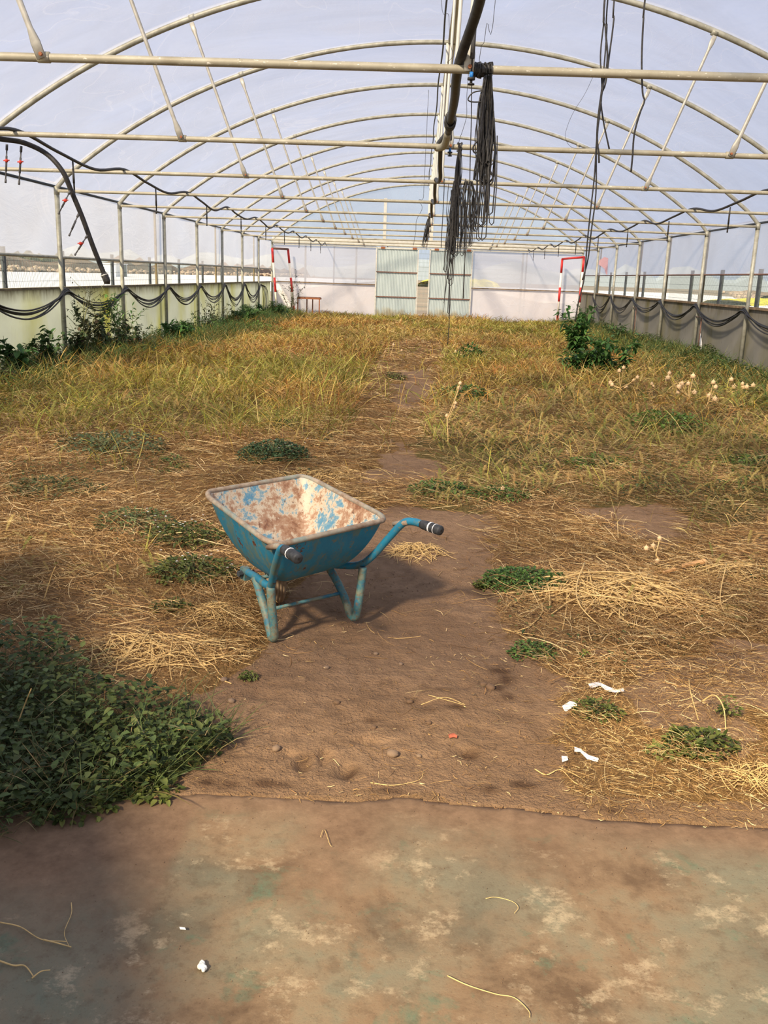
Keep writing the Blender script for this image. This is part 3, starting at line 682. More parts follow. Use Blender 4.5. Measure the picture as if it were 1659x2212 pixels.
tag(MB().tube(spline(cl, 5), .022, 8).build('overhead_water_pipe', M['black_pipe'], None, True, loc=(.17, 15, 2.8)), 'black pipe sagging from bar to bar under the ridge towards the end wall', 'pipe')
# sprinklers: hanging weight, blue body, black spinner
for i, (px, py, Yv, L_) in enumerate([(1018, 168, YK(-3)-.12, .40), (972, 328, YK(-2)-.1, .34), (948, 388, YK(-1)-.1, .3)]):
    g = PY(px, py, Yv); x, y, z = g; rt = empty('sprinkler', (x, y, z), 'hanging sprinkler with blue collar at the %s tie bar' % ORD[i], 'sprinkler', 'ridge sprinklers')
    part('drop_tube', MB().tube([(x, y, z+.02), (x, y, z+L_+.08)], .005, 6), M['black_pipe'], rt)
    part('weight', MB().tube([(x, y, z+.10), (x+.004, y, z+.10+L_*.75)], .013, 8), M['grey_weight'], rt)
    part('collar', MB().tube([(x, y, z), (x, y, z+.03)], .011, 8), M['blue_plastic'], rt)
    part('spinner', MB().tube([(x, y, z-.012), (x, y, z)], .022, 8).tube([(x, y, z-.03), (x, y, z-.012)], .009, 6).tube([(x, y, z-.038), (x, y, z-.030)], .020, 8), M['black_pipe'], rt)
for i, (px, py, k) in enumerate([(934, 486, 2), (930, 500, 3)]):
    g = PY(px, py, YK(k)); x, y, z = g; rt = empty('sprinkler', (x, y, z), 'small distant sprinkler with blue collar under the ridge, %s' % ('nearer of the two' if i == 0 else 'farther of the two'), 'sprinkler', 'ridge sprinklers')
    part('collar', MB().tube([(x, y, z), (x, y, z+.04)], .02, 6), M['blue_plastic'], rt); part('weight', MB().tube([(x, y, z+.04), (x, y, z+.34)], .014, 6), M['grey_weight'], rt)

# side pipes resting on the tie bars with hanging drop tubes
def side_pipe(x, k0, k1, sgn, label):
    rt = empty('side_water_pipe', (x, YK(k0), ZT), label, 'pipe'); pts = []
    for k in range(k0, k1+1):
        y = YK(k); r_ = np.random.default_rng(k+400+int(x*10)); s_ = .07+.05*r_.random()
        pts += [(x+.03*(r_.random()-.5), y-.03, ZT+.045), (x+.04*(r_.random()-.5), y+1.0, ZT-.015), (x+.04*(r_.random()-.5), y+2.1, ZT-s_*.75)]
    pts += [(x, YK(k1+1)-.1, ZT+.05), (x+.02, YK(k1+1)+.4, ZT-.03)]
    part('pipe', MB().tube(spline(pts, 6), .017, 8), M['black_pipe'], rt)
    for k in range(k0, k1+1):
        y = YK(k)+1.35; part('drop_tube', MB().tube([(x+.01, y, ZT-.06), (x+.012, y, ZT-.36)], [.009, .009], 6).tube([(x+.01, y, ZT-.14), (x+.011, y, ZT-.29)], .0125, 8).tube([(x+.01, y, ZT-.40), (x+.01, y, ZT-.355)], .011, 6), M['black_pipe'], rt)
side_pipe(-3.78, -4, 6, 1, 'black water pipe lying across the tie bars on the left')
side_pipe(4.28, -4, 6, 1, 'black water pipe lying across the tie bars on the right')
# broken thick hose hanging down at the left
Yh = YK(-2)+.02
hp = [PY(x, y, Yv) for x, y, Yv in [(-60,288,8.9),(0,300,8.9),(50,308,8.95),(100,332,9.0),(135,370,9.0),(155,415,9.05),(178,470,9.1),(200,530,9.15),(222,585,9.2),(231,607,9.2)]]
rt = empty('broken_hose', tuple(hp[-1]), 'thick black hose drooping down on the left with a taped open end', 'hose')
part('hose', MB().tube(spline(hp, 6), .024, 10), M['black_pipe'], rt)
part('taped_end', MB().tube([hp[-2]+(hp[-1]-hp[-2])*.2, hp[-2]+(hp[-1]-hp[-2])*.4, hp[-1], hp[-1]+np.array((0, 0, -.03))], [.026, .036, .034, .028], 10), M['strap'], rt)
part('wire_tie', MB().tube([hp[-2]+(hp[-1]-hp[-2])*.38, hp[-2]+(hp[-1]-hp[-2])*.48], .038, 10), M['pale_metal'], rt)
for i, (a, b, v) in enumerate([((15,312),(12,395),(14,347)), ((46,316),(41,399),(44,350)), ((152,412),(126,463),(141,433)), ((170,462),(149,510),None), ((189,508),(161,552),(174,526))]):
    A_ = PY(*a, 9.0); B_ = PY(*b, 8.95); d = part('drop_tube', MB().tube([A_, A_*.5+B_*.5, B_], .0065, 6).tube([A_*.7+B_*.3, A_*.3+B_*.7], .010, 6).tube([A_, A_*.85+B_*.15], .012, 6).tube([B_*.9+A_*.1, B_], .010, 6), M['grey_weight'], rt)
    if v is not None:
        c_ = PY(*v, 8.96); part('valve', MB().sphere(c_, .017, 8, 6).tube([c_-np.array((.028, 0, 0)), c_+np.array((.028, 0, .004))], .006, 6), M['red_plastic'], d)

# ------------------------------------------------------------------ strap bundles
def strand_bundle(name, label, top, bottoms, wr=.05, knot=None, seed=0, loops=True, r=.0035, hang=True):
    r_ = np.random.default_rng(seed); top = np.array(top, float); rt = empty(name, tuple(top), label, 'straps'); mb = MB()
    for bz, nst, dx in bottoms:
        for i in range(nst):
            x0 = (r_.random()-.5)*wr; y0 = (r_.random()-.5)*.05; x1 = x0+dx+(r_.random()-.5)*wr*.4; L = (top[2]-bz)*(.93+.09*r_.random())
            P = []
            for s_ in np.linspace(0, 1, 12):
                P.append((top[0]+x0*(.5+.5*min(1, s_*4))+(x1-x0)*s_+.012*math.sin(s_*7+i*2.1)*s_**.5, top[1]+y0+.012*math.sin(s_*5+i), top[2]-L*s_))
            if loops and r_.random() < .6:
                e_ = P[-1]; rad = .012+.012*r_.random(); P += [(e_[0]+rad, e_[1], e_[2]-rad), (e_[0]+2*rad, e_[1]+.01, e_[2]), (e_[0]+2*rad+.004, e_[1]+.01, e_[2]+L*.25), (e_[0]+1.2*rad, e_[1]+.01, e_[2]+L*.6)]
            mb.tube(P, r*(.7+.8*r_.random()), 4)
    part('strands', mb, M['strap'], rt, False)
    if knot:
        kb = MB(); c_ = np.array(knot[0]); R_ = knot[1]; Lk = knot[2]
        for i in range(int(Lk/.006)):
            x = c_[0]-Lk/2+Lk*(i+.5)/int(Lk/.006); rr = R_*(.85+.3*r_.random())
            kb.tube([(x+(r_.random()-.5)*.03*math.sin(a), c_[1]+rr*math.cos(a), c_[2]+rr*math.sin(a)) for a in np.linspace(0, 2*PI, 13)[:-1]], .0055, 5, closed=True)
        part('knot', kb, M['strap'], rt, False)
    return rt
y3 = YK(-3)-.06
strand_bundle('strap_bundle', 'biggest bundle of black straps, knotted round the nearest tie bar', (.345, y3-.03, 2.77), [(2.30, 24, .0), (2.20, 16, -.004), (1.98, 9, .006), (1.88, 3, -.03)], .075, ((.315, y3, ZT+.01), .036, .10), 3)
rt = bpy.data.objects['strap_bundle']
part('loose_loop', MB().tube(spline([PY(x, y, y3-.04) for x, y in [(1045,195),(1022,200),(1011,214),(1020,220),(1045,220)]], 5), .004, 5), M['strap'], rt)
part('loose_loop', MB().tube(spline([PY(x, y, y3-.04) for x, y in [(1055,360),(1065,385),(1060,398),(1050,392)]], 5), .005, 5), M['strap'], rt)
part('loose_loop', MB().tube(spline([PY(x, y, y3-.04) for x, y in [(1034,300),(1022,318),(1026,330),(1040,322)]], 5), .005, 5), M['strap'], rt)
y2 = YK(-2)-.06
g = PY(993, 322, y2)
strand_bundle('strap_bundle', 'long bundle of black straps tied to the second tie bar', (g[0], y2-.03, g[2]), [(2.02, 14, -.01), (1.88, 10, -.04), (1.84, 8, -.02), (1.62, 2, -.075), (1.28, 1, -.09)], .05, ((g[0], y2, ZT+.01), .034, .03), 5)
y1 = YK(-1)-.06; g = PY(1012, 388, y1)
strand_bundle('strap_bundle', 'wide curtain of black straps over the third tie bar', (g[0], y1-.03, ZT+.03), [(2.25, 22, .0), (2.05, 14, .01), (1.92, 4, -.02), (1.35, 1, -.01)], .20, None, 6)
g = PY(985, 388, y1)
strand_bundle('strap_bundle', 'ragged black straps left of the wide strap curtain', (g[0], y1-.03, ZT+.03), [(2.0, 8, -.02), (1.72, 6, -.05), (1.2, 1, -.08)], .12, None, 8)
g = PY(926, 470, YK(1)); strand_bundle('strap_bundle', 'frayed black straps hanging from the far centre pipe', (g[0], YK(1)-.1, ZT-.05), [(2.32, 10, -.05), (2.2, 4, -.08)], .08, None, 9, False, .006)
# long hanging cords
def cord(pts, Yv, r, label, cat='cord', m='strap', group=None):
    P = [PY(x, y, Yv) if len(q) == 2 else PY(x, y, q[2]) for q in pts for x, y in [q[:2]]]
    if pts[0][1] < 60 or Yv > 17: P = [np.array((P[0][0]+.01, P[0][1], ZR-.10-.035*(P[0][0]-.3)**2))]+P
    return tag(MB().tube(spline(P, 5), r, 5).build({'cord': 'black_cord', 'wire': 'thin_wire'}[cat], M[m], None, True, loc=tuple(P[0])), label, cat, group)
cord([(1310,-40),(1305,40),(1297,120),(1300,200),(1289,300),(1284,380),(1275,460),(1268,530),(1262,600),(1250,650),(1242,695)], 5.7, .0045, 'longest black cord hanging on the right, ending beside the right goal frame')
cord([(1316,-40),(1311,60),(1306,130),(1300,190),(1291,260),(1288,330),(1287,420),(1277,500),(1270,560),(1258,605)], 5.72, .0045, 'second long black cord hanging beside the longest one')
cord([(1309,-40),(1308,60),(1312,130),(1300,200),(1290,290),(1293,330),(1294,352)], 5.68, .006, 'thick frayed cord hanging in front of the right roof, ending mid height')
cord([(1330,-40),(1326,40),(1316,120),(1308,180),(1298,210),(1303,260),(1316,322)], 5.75, .005, 'black strap bending away to the right from the cord cluster')
cord([(1397,-40),(1390,40),(1386,130),(1388,200),(1392,218),(1382,245),(1370,290),(1366,340),(1363,371)], 5.7, .0055, 'lone black strap hanging right of the cord cluster')
cord([(1070,0),(1052,50),(1046,90),(1040,100),(1034,140)], 5.6, .0016, 'thin wire hanging down to the nearest strap bundle', 'wire')
cord([(1290,145),(1265,200),(1240,240),(1225,275),(1222,300),(1240,320),(1290,318)], 5.7, .0010, 'hair thin wire curling left of the black cords', 'wire')
cord([(1020,160),(1019,178),(1018,260),(1016,330),(1014,440),(1013,480)], y3, .003, 'straight thin strap hanging below the nearest sprinkler')
cord([(1012,158),(1008,215),(1008,250),(1000,280),(993,300),(989,318)], y3, .0014, 'thin wire running down to the second strap bundle', 'wire')
cord([(975,560),(972,600),(971,650),(970,700),(967,745)], 8.8, .004, 'single long strap trailing down almost to the dry grass')
cord([(974,560),(967,590),(962,630),(959,655)], 8.8, .004, 'short strap end left of the trailing strap')
cord([(1006,386),(1005,470),(1004,560),(1003,600),(1001,645)], y1-.03, .005, 'single strap hanging in front of the right door leaf')
cord([(960,386),(958,440),(955,490),(953,535)], y1, .005, 'thin strap hanging in front of the gap between doors')
cord([(970,386),(965,450),(966,480),(972,505)], y1, .004, 'short thin strap hanging under the third tie bar')
cord([(916,400),(913,430),(905,432),(912,450),(900,475),(898,500),(893,530)], 18.37, .004, 'curly thin wire hanging left of the ridge near the end wall', 'wire')
cord([(954,0),(968,30),(970,45),(972,90),(978,120),(966,135)], 8.8, .002, 'thin black wire looping beside the ridge cable', 'wire')

# ------------------------------------------------------------------ drip hoses swagged along both walls
def swags(X, sg, ks, drops, n, label, group):
    for h in range(n):
        r_ = np.random.default_rng(h*7+int(X)+50); P = []
        for i, k in enumerate(ks[:-1]):
            y0 = YK(k); y1_ = YK(ks[i+1]); dz = drops[i]*(.62+.60*(h/(n-1))**1.5)+.06*r_.random(); c_ = .32+.3*r_.random()
            zp = 1.20+.012*h-.03*(h % 2)
            for s_ in (0, .12, .3, .5, .7, .88):
                sag = (4*s_*(1-s_))**1.15; P.append((X+sg*(.07+.012*(h % 3)+.01*math.sin(h+s_*4)), y0+(y1_-y0)*(s_+.04*math.sin(2*PI*s_)*(c_-.4)), zp-dz*sag))
        P.append((X+sg*.08, YK(ks[-1]), 1.2))
        tag(MB().tube(spline(P, 5), .0115, 6).build('drip_hose', M['hose'], None, True, loc=tuple(P[0])), label, 'hose', group)
swags(XL, 1, list(range(-3, 7)), [.30, .30, .33, .31, .34, .36, .42, .55, .55, .5], 7, 'one of the black drip hoses looped in swags along the left wall', 'drip hoses on the left wall')
swags(XR, -1, list(range(-2, 7)), [.4, .38, .30, .34, .34, .30, .40, .50, .5], 7, 'one of the black drip hoses looped in swags along the right wall', 'drip hoses on the right wall')
for i in range(5):
    P = spline([(XL+.08, YK(6)-.02, 1.2), (XL+.12+.03*i, YK(6)+.1+.06*i, 1.05), (XL+.16+.03*i, YK(6)+.15+.07*i, .6), (XL+.15+.02*i, YK(6)+.1+.08*i, .1)], 6)
    tag(MB().tube(P, .012, 6).build('hose_tail', M['hose'], None, True, loc=tuple(P[0])), 'loose black hose ends hanging down beside the left goal frame', 'hose', 'hose tails')

# ------------------------------------------------------------------ goal frames and table by the end wall
def goal(a, b, c_, d, label, m_bar):
    # a,b: top and foot of the left pole; c_,d: top and foot of right pole
    A_, B_, C_, D_ = map(np.array, (a, b, c_, d)); rt = empty('goal_frame', tuple(B_), label, 'goal')
    for P, Q, ph in ((A_, B_, 0), (C_, D_, 0)):
        root = None; seg = 6; cuts = [0, .21, .43, .645, .86, 1.0]
        pole = MB().tube([P+(Q-P)*u for u in (0, 1)], .043, 10)
        po = part('pole', pole, M['white_paint'], rt)
        for i in (0, 2, 4):
            if i+1 < len(cuts):
                bnd = MB().tube([P+(Q-P)*cuts[i], P+(Q-P)*cuts[i+1]], .0455, 10); bo = part('red_band', bnd, M['red_paint'], rt); bo.parent = po
    part('crossbar', MB().tube([A_, C_], .042, 10), m_bar, rt)
goal((-5.68, 36.1, 2.53), (-5.45, 36.0, 0), (-5.22, 37.2, 2.54), (-4.93, 37.1, 0), 'red and white banded goal frame in the far left corner', M['rust_dark'])
goal((5.60, 37.1, 2.52), (5.58, 37.0, 0), (6.18, 35.6, 2.58), (6.12, 35.5, 0), 'red and white banded goal frame in the far right corner', M['red_paint'])
rt = empty('rusty_table', (-4.3, 36.8, 0), 'small rusty metal table frame by the end wall', 'table')
x0, x1, ya, yb, zt = -4.74, -3.83, 36.4, 36.95, .72
part('top_frame', MB().box((x0, ya, zt-.06), (x1, yb, zt)), M['rust'], rt, False)
part('table_top', MB().box((x0+.03, ya+.03, zt), (x1-.03, yb-.03, zt+.02)), M['rust_dark'], rt, False)
for x, y in ((x0+.03, ya+.03), (x1-.03, ya+.03), (x0+.33, yb-.03), (x1-.35, yb-.03)): part('leg', MB().box((x-.02, y-.02, -.02), (x+.02, y+.02, zt-.06)), M['rust'], rt, False)
# small pieces at the right wall
tag(MB().add([(XR+.055, YK(2)-.55, .05), (XR+.055, YK(2)-.2, .05), (XR+.05, YK(2)-.25, .62), (XR+.05, YK(2)-.42, .42), (XR+.02, YK(2)-.55, .05), (XR+.02, YK(2)-.2, .05), (XR+.035, YK(2)-.25, .62), (XR+.03, YK(2)-.42, .42)], [(0,1,2,3),(4,7,6,5),(0,3,7,4),(1,5,6,2),(2,6,7,3)]).build('torn_film_flap', M['white_plastic'], loc=(XR, YK(2)-.4, 0)), 'torn pale flap at the foot of the right wall', 'film scrap')
for k in (2, 4):
    tag(MB().tube([(XR-.03, YK(k)-.03, .98), (XR-.03, YK(k)-.45, .98), (XR-.03, YK(k)-.45, .2)], .014, 6).build('crank_rod', M['rust_dark'], None, True, loc=(XR-.03, YK(k)-.3, .5)), 'thin rusty bracket rod on the right wall by the %s post' % ORD[k-1], 'rod')
mb = MB().add([(XR+.045, 33.2, 2.15), (XR+.045, 33.9, 2.25), (XR+.045, 34.3, 2.3), (XR+.045, 34.3, 2.45), (XR+.045, 33.4, 2.55), (XR+.045, 32.7, 2.5), (XR+.045, 32.6, 1.95), (XR+.045, 32.8, 1.95)], [(0, 1, 2, 3, 4, 5), (0, 5, 6, 7)])
tag(mb.build('red_mark', simple('faded_red_mark', (.75, .45, .48), .8), loc=(XR+.045, 33.3, 2.3)), 'faded red mark on the right curtain near the goal', 'mark')

# ------------------------------------------------------------------ wheelbarrow
WB = empty('wheelbarrow', (-.418, 4.026, float(gz(-.418, 4.026))*.0), 'old blue wheelbarrow with rusty chipped paint standing on the bare soil', 'wheelbarrow')
WB.rotation_euler = (0, 0, .716)
def rrect(x0, x1, y0, y1, r, n=7):
    P = []
    for cx, cy, a0 in ((x1-r, y0+r, -PI/2), (x1-r, y1-r, 0), (x0+r, y1-r, PI/2), (x0+r, y0+r, PI)):
        for i in range(n): a = a0+PI/2*i/(n-1); P.append((cx+r*math.cos(a), cy+r*math.sin(a)))
    return P
TOPC = dict(wr=.348, wf=.318, yr=-.128, yf=.540, zr=.520, zf=.610)
def tray_loop(t, off=0):
    g = .45*math.sin(t*PI/2)**.8+.55*t**.9; zz = (1-math.cos(t*PI/2))**.95 if t < 1 else 1.
    zz = .55*zz+.45*t
    r = .10*(1-t)+.055*t
    wr = .17+(TOPC['wr']-.17)*g; wf = .15+(TOPC['wf']-.15)*g; yr = .06+(TOPC['yr']-.06)*g; yf = .27+(TOPC['yf']-.27)*g
    out_ = []
    for (x, y) in rrect(-1, 1, 0, 1, .26*(1-t)+.15*t):
        ww = wr+(wf-wr)*y; xx = x*(ww-off); yy_ = yr+off+(yf-yr-2*off)*y
        z = .265+(TOPC['zr']-.265+(TOPC['zf']-TOPC['zr'])*y)*zz
        out_.append((xx, yy_+.117*xx, z+off*(1-t)))
    return out_
def tray(off, m, name, flip):
    V = []; F = []; nt_ = 16; n = 28
    for i in range(nt_+1): V += tray_loop(i/nt_, off)
    for i in range(nt_):
        for j in range(n): q = (i*n+j, i*n+(j+1) % n, (i+1)*n+(j+1) % n, (i+1)*n+j); F.append(q[::-1] if flip else q)
    c_ = np.mean(np.array(V[:n]), 0); V.append(tuple(c_))
    for j in range(n): F.append((len(V)-1, (j+1) % n, j) if not flip else (len(V)-1, j, (j+1) % n))
    return MB().add(V, F).build(name, m, WB, True)
tray(0, M['paint'], 'tray', False); tray(.005, M['tray_in'], 'tray_lining', True)
tl_ = [(x, y, z+.003) for x, y, z in tray_loop(1, -.004)]
MB().tube(tl_, .013, 8, closed=True).build('rolled_rim', M['rim'], WB, True)
for sg, nm in ((-1, 'left'), (1, 'right')):
    H = spline([(-.378, -.315, .545), (-.368, -.265, .537), (-.335, -.18, .46), (-.295, -.09, .37), (-.258, -.01, .285), (-.24, .06, .262), (-.20, .20, .245), (-.15, .35, .215), (-.105, .50, .19)], 8) if sg < 0 else \
        spline([(.380, -.315, .542), (.372, -.245, .543), (.355, -.19, .525), (.33, -.12, .44), (.30, -.04, .335), (.275, .03, .275), (.24, .13, .250), (.19, .26, .235), (.18, .455, .185)], 8)
    MB().tube(H, .0185, 12).build('handle_tube', M['paint'], WB, True)
    a = np.array((sg*.387, -.421, .539)) if sg > 0 else np.array((-.387, -.421, .539)); b = np.array(H[0])
    d = (b-a)/np.linalg.norm(b-a); L_ = np.linalg.norm(b-a); gp_ = [a, a+d*.004]; rr = [.018, .0225]
    for i in range(7): gp_ += [a+d*(.01+.013*i), a+d*(.016+.013*i)]; rr += [.0240, .0222]
    gp_ += [a+d*.108, a+d*.125, b+d*.01]; rr += [.0225, .0205, .0195]
    g_ = MB().tube(gp_, rr, 12).build('grip', M['grip'], WB, True)
    MB().tube([a-d*.001, a+d*.002], .006, 8).build('hole', M['hose'], g_, False)
    for q in ((.062, .066) if sg > 0 else (.070,)): MB().tube([a+d*q, a+d*(q+.004)], .0250, 12).build('wire_ring', M['white_plastic'], g_, True)
    if sg > 0: MB().tube([a+d*.034, a+d*.037], .0250, 12).build('wire_ring', M['white_plastic'], g_, True)
    # U-bent leg: rear upright, foot bend, front upright
    leg = spline([(sg*.262, -.012, .275), (sg*.255, -.010, .18), (sg*.240, -.006, .06), (sg*.236, .002, .022), (sg*.233, .022, .014), (sg*.230, .040, .030), (sg*.226, .075, .09), (sg*.218, .14, .17), (sg*.205, .215, .245)], 7)
    MB().tube(leg, .0205, 12).build('leg', M['legpaint'], WB, True)
    MB().tube([(sg*.350, -.130, .508), (sg*.352, -.20, .530), (sg*.352, -.225, .538)], [.012, .014, .012], 8).build('rim_bracket', M['rim'], WB, True)
MB().tube([(-.222, .10, .118), (.222, .10, .118)], .009, 8).build('cross_brace', M['legpaint'], WB, True)
MB().tube([(-.21, .20, .245), (.21, .20, .245)], .010, 8).build('cross_brace', M['legpaint'], WB, True)
# wheel: tyre with grooves, hub; axle with bolts
wx, wy, wz, wr_ = .055, .455, .172, .175
prof = [(-.034, .80), (-.036, .90), (-.030, .965), (-.020, .99), (-.018, .975), (-.014, .975), (-.012, .998), (-.003, 1.0), (-.002, .98), (.002, .98), (.003, 1.0), (.012, .998), (.014, .975), (.018, .975), (.020, .99), (.030, .965), (.036, .90), (.034, .80)]
V = []; F = []; ns = 48; npf = len(prof)
for i in range(ns):
    a = 2*PI*i/ns
    for dx, rr in prof: V.append((wx+dx, wy+wr_*rr*math.cos(a), wz+wr_*rr*math.sin(a)))
for i in range(ns):
    for j in range(npf-1): a = i*npf+j; b = ((i+1) % ns)*npf+j; F.append((a, a+1, b+1, b))
def wyaw(V, a=-.42):
    c_, s_ = math.cos(a), math.sin(a); return [(wx+(x-wx)*c_-(y-wy)*s_, wy+(x-wx)*s_+(y-wy)*c_, z) for x, y, z in V]
wh = MB().add(wyaw(V), F).build('wheel', M['tyre'], WB, True)
V = []; F = []; hp_ = [(-.030, .80), (-.010, .72), (-.008, .25), (-.035, .22), (-.035, .0), (.035, .0), (.035, .22), (.008, .25), (.010, .72), (.030, .80)]
for i in range(ns):
    a = 2*PI*i/ns
    for dx, rr in hp_: V.append((wx+dx, wy+wr_*rr*math.cos(a), wz+wr_*rr*math.sin(a)))
for i in range(ns):
    for j in range(9): a = i*10+j; b = ((i+1) % ns)*10+j; F.append((a, a+1, b+1, b))
MB().add(wyaw(V), F).build('hub', M['tyre'], wh, True)
ax = MB().tube([(-.115, wy, .185), (.23, wy, .178)], .009, 8).build('axle', M['rust_dark'], WB, True)
MB().box((-.135, wy-.02, .15), (-.10, wy+.02, .215)).build('axle_bracket', M['legpaint'], WB)
MB().tube([(-.16, wy, .186), (-.135, wy, .186)], .016, 6).build('axle_nut', M['dark_metal'], WB)
MB().box((.18, wy-.02, .145), (.205, wy+.02, .21)).build('axle_bracket', M['legpaint'], WB)
# dirt and droppings left in the tray
def wbw(a, b, z): c_, s_ = math.cos(.716), math.sin(.716); return np.array((-.418+c_*a-s_*b, 4.026+s_*a+c_*b, z))

# ------------------------------------------------------------------ vegetation builders (numpy)
def mesh_np(name, V, Fq, C, m, loc=(0, 0, 0)):
    V = V.reshape(-1, 3).copy(); V[:, 0] = np.clip(V[:, 0], XL-.03, XR+.03)
    if V[:, 1].min() < YE-1: V[:, 1] = np.minimum(V[:, 1], YE-.02)
    V = V-np.array(loc); me = bpy.data.meshes.new(name); me.vertices.add(len(V)); me.vertices.foreach_set('co', V.astype('f4').ravel())
    Fq = Fq.reshape(-1, 4); me.loops.add(Fq.size); me.loops.foreach_set('vertex_index', Fq.astype('i4').ravel()); me.polygons.add(len(Fq))
    me.polygons.foreach_set('loop_start', (np.arange(len(Fq))*4).astype('i4'))
    a = me.attributes.new('col', 'FLOAT_COLOR', 'POINT'); C = np.concatenate([C.reshape(-1, 3), np.ones((len(V), 1))], 1); a.data.foreach_set('color', C.astype('f4').ravel())
    me.update(calc_edges=True); me.materials.append(m); o = bpy.data.objects.new(name, me); COL.objects.link(o); o.location = loc; return o
def ribbons(P, az, el, L, W, bend, C, seg=3, clamp=True, curl=None, tip=.25):
    n = len(P); s = np.linspace(0, 1, seg+1); pts = [P]; cur = P.copy(); e = el.copy(); a_ = az.copy()
    for i in range(seg):
        d = np.stack([np.cos(e)*np.cos(a_), np.cos(e)*np.sin(a_), np.sin(e)], -1); cur = cur+d*(L/seg)[:, None]; pts.append(cur); e = e-bend/seg
        if curl is not None: a_ = a_+curl/seg
    pts = np.stack(pts, 1)
    if clamp: pts[:, :, 2] = np.maximum(pts[:, :, 2], gz(pts[:, :, 0], pts[:, :, 1])+.003)
    roll = rng.random(n)*PI*.8-.4*PI
    side = np.stack([-np.sin(az)*np.cos(roll), np.cos(az)*np.cos(roll), np.sin(roll)], -1)
    wprof = np.array([.8]+[1.0]*(seg-1)+[tip])
    off = side[:, None, :]*(W[:, None]*wprof[None, :])[:, :, None]*.5
    V = np.stack([pts-off, pts+off], 2)              # n, seg+1, 2, 3
    base = (np.arange(n)*(seg+1)*2)[:, None, None]; q = np.array([[2*i, 2*i+1, 2*i+3, 2*i+2] for i in range(seg)])[None]
    F = base+q; Cc = np.repeat(C[:, None, :], (seg+1)*2, 1); return V.reshape(-1, 3), F.reshape(-1, 4), Cc.reshape(-1, 3)
def leaves(P, az, el, L, W, C, fold=.35, droop=.3):
    n = len(P); d = np.stack([np.cos(el)*np.cos(az), np.cos(el)*np.sin(az), np.sin(el)], -1)
    sd_ = np.stack([-np.sin(az), np.cos(az), np.zeros(n)], -1); up = np.cross(d, sd_)
    def pt(u, v, h): return P+d*(L*u)[:, None]+sd_*(W*v)[:, None]+up*(W*h)[:, None]
    b = pt(0, 0, 0); l1 = pt(.28, .46, fold*.5); l2 = pt(.68, .36, fold*.35-droop*.5); t = pt(1., 0, -droop); r2 = pt(.68, -.36, fold*.35-droop*.5); r1 = pt(.28, -.46, fold*.5)
    V = np.stack([b, l1, l2, t, r2, r1], 1); base = (np.arange(n)*6)[:, None, None]; F = base+np.array([[0, 1, 2, 3], [0, 3, 4, 5]])[None]
    return V.reshape(-1, 3), F.reshape(-1, 4), np.repeat(C[:, None, :], 6, 1).reshape(-1, 3)
def merge(parts):
    V = []; F = []; C = []; n = 0
    for v, f, c_ in parts: V.append(v); F.append(f+n); C.append(c_); n += len(v)
    return np.concatenate(V), np.concatenate(F), np.concatenate(C)
def pal(n, cols, var=.25, p=None):
    cols = np.array(cols); i = rng.choice(len(cols), n, p=p); return np.clip(cols[i]*(1+var*(rng.random((n, 1))*2-1)), 0, 1)
STRAWC = [(.58, .39, .16), (.46, .28, .11), (.26, .14, .055), (.80, .61, .31), (.36, .21, .085), (.30, .17, .06)]
GOLDC = [(.58, .40, .08), (.44, .32, .07), (.66, .48, .16), (.28, .27, .05), (.42, .20, .06), (.75, .60, .22)]
OLIVEC = [(.44, .35, .10), (.55, .43, .15), (.30, .30, .07), (.48, .30, .11), (.20, .25, .05), (.38, .28, .09)]
GREENC = [(.060, .088, .026), (.090, .125, .036), (.038, .060, .018), (.13, .16, .05)]
def sample(n, y0, y1, fn):
    y = y0+(y1-y0)*rng.random(n); lo = np.maximum(-.5*y-.8, XL+.12); hi = np.minimum(.46*y+.8, XR-.12); x = lo+(hi-lo)*rng.random(n)
    k = rng.random(n) < fn(x, y); return x[k], y[k]
def cover(x, y):                                          # how thickly dead straw covers the soil
    b = bare(x, y); v = np.clip(.25+1.5*vn(x, y, 1.4)*vn(x+31, y, 3.1)*1.6, 0, 1)
    v = np.where(b, .014, v); sp = inpoly(x, y, STRAWPATH) & ~b; v = np.where(sp, np.maximum(v, .45), v)
    near = inpoly(x, y, BARE[2]); v = np.where(near, .40, v)
    v = np.where(y < edge_y(x)+.05, 0, v); v = np.where((x < -.4) & (y < 3.0), v*.25, v); return v
GP = inpoly
# lying straw, by distance
sp = []
for y0, y1, n, l0, l1, w0, w1 in [(2.3, 3.75, 80000, .008, .085, .0006, .0018), (2.3, 3.75, 5000, .05, .18, .0008, .0022), (3.6, 5, 46000, .03, .22, .0010, .0032), (5, 8, 62000, .04, .26, .0014, .0040), (8, 12, 46000, .07, .30, .0024, .005), (12, 18, 36000, .10, .34, .004, .007), (18, 26, 22000, .15, .4, .007, .011), (26, 37.2, 16000, .2, .45, .010, .015)]:
    x, y = sample(n, y0, y1, lambda x, y: cover(x, y)*(1-.93*GP(x, y, GREENL)))
    n = len(x); z = gz(x, y)+rng.random(n)**2*.07*np.clip(cover(x, y)*1.6, .1, 1); P = np.stack([x, y, z], -1)
    flow = 6.3*vn(x, y, .8)+1.0*rng.normal(size=n); L = (l0+(l1-l0)*rng.random(n)**1.6)
    sp.append(ribbons(P, flow, rng.normal(size=n)*.16+.08, L, w0+(w1-w0)*rng.random(n), .35*rng.random(n), pal(n, STRAWC, .3)*np.clip(.55+.85*vn(x, y, 2.2), .5, 1.15)[:, None], 4, True, rng.normal(size=n)*1.1, .7))
V, F, C = merge(sp); o = mesh_np('fallen_straw', V, F, C, M['straw'], (0, 10, 0)); tag(o, 'dry tan straw lying all over the greenhouse soil', 'straw', kind='stuff')

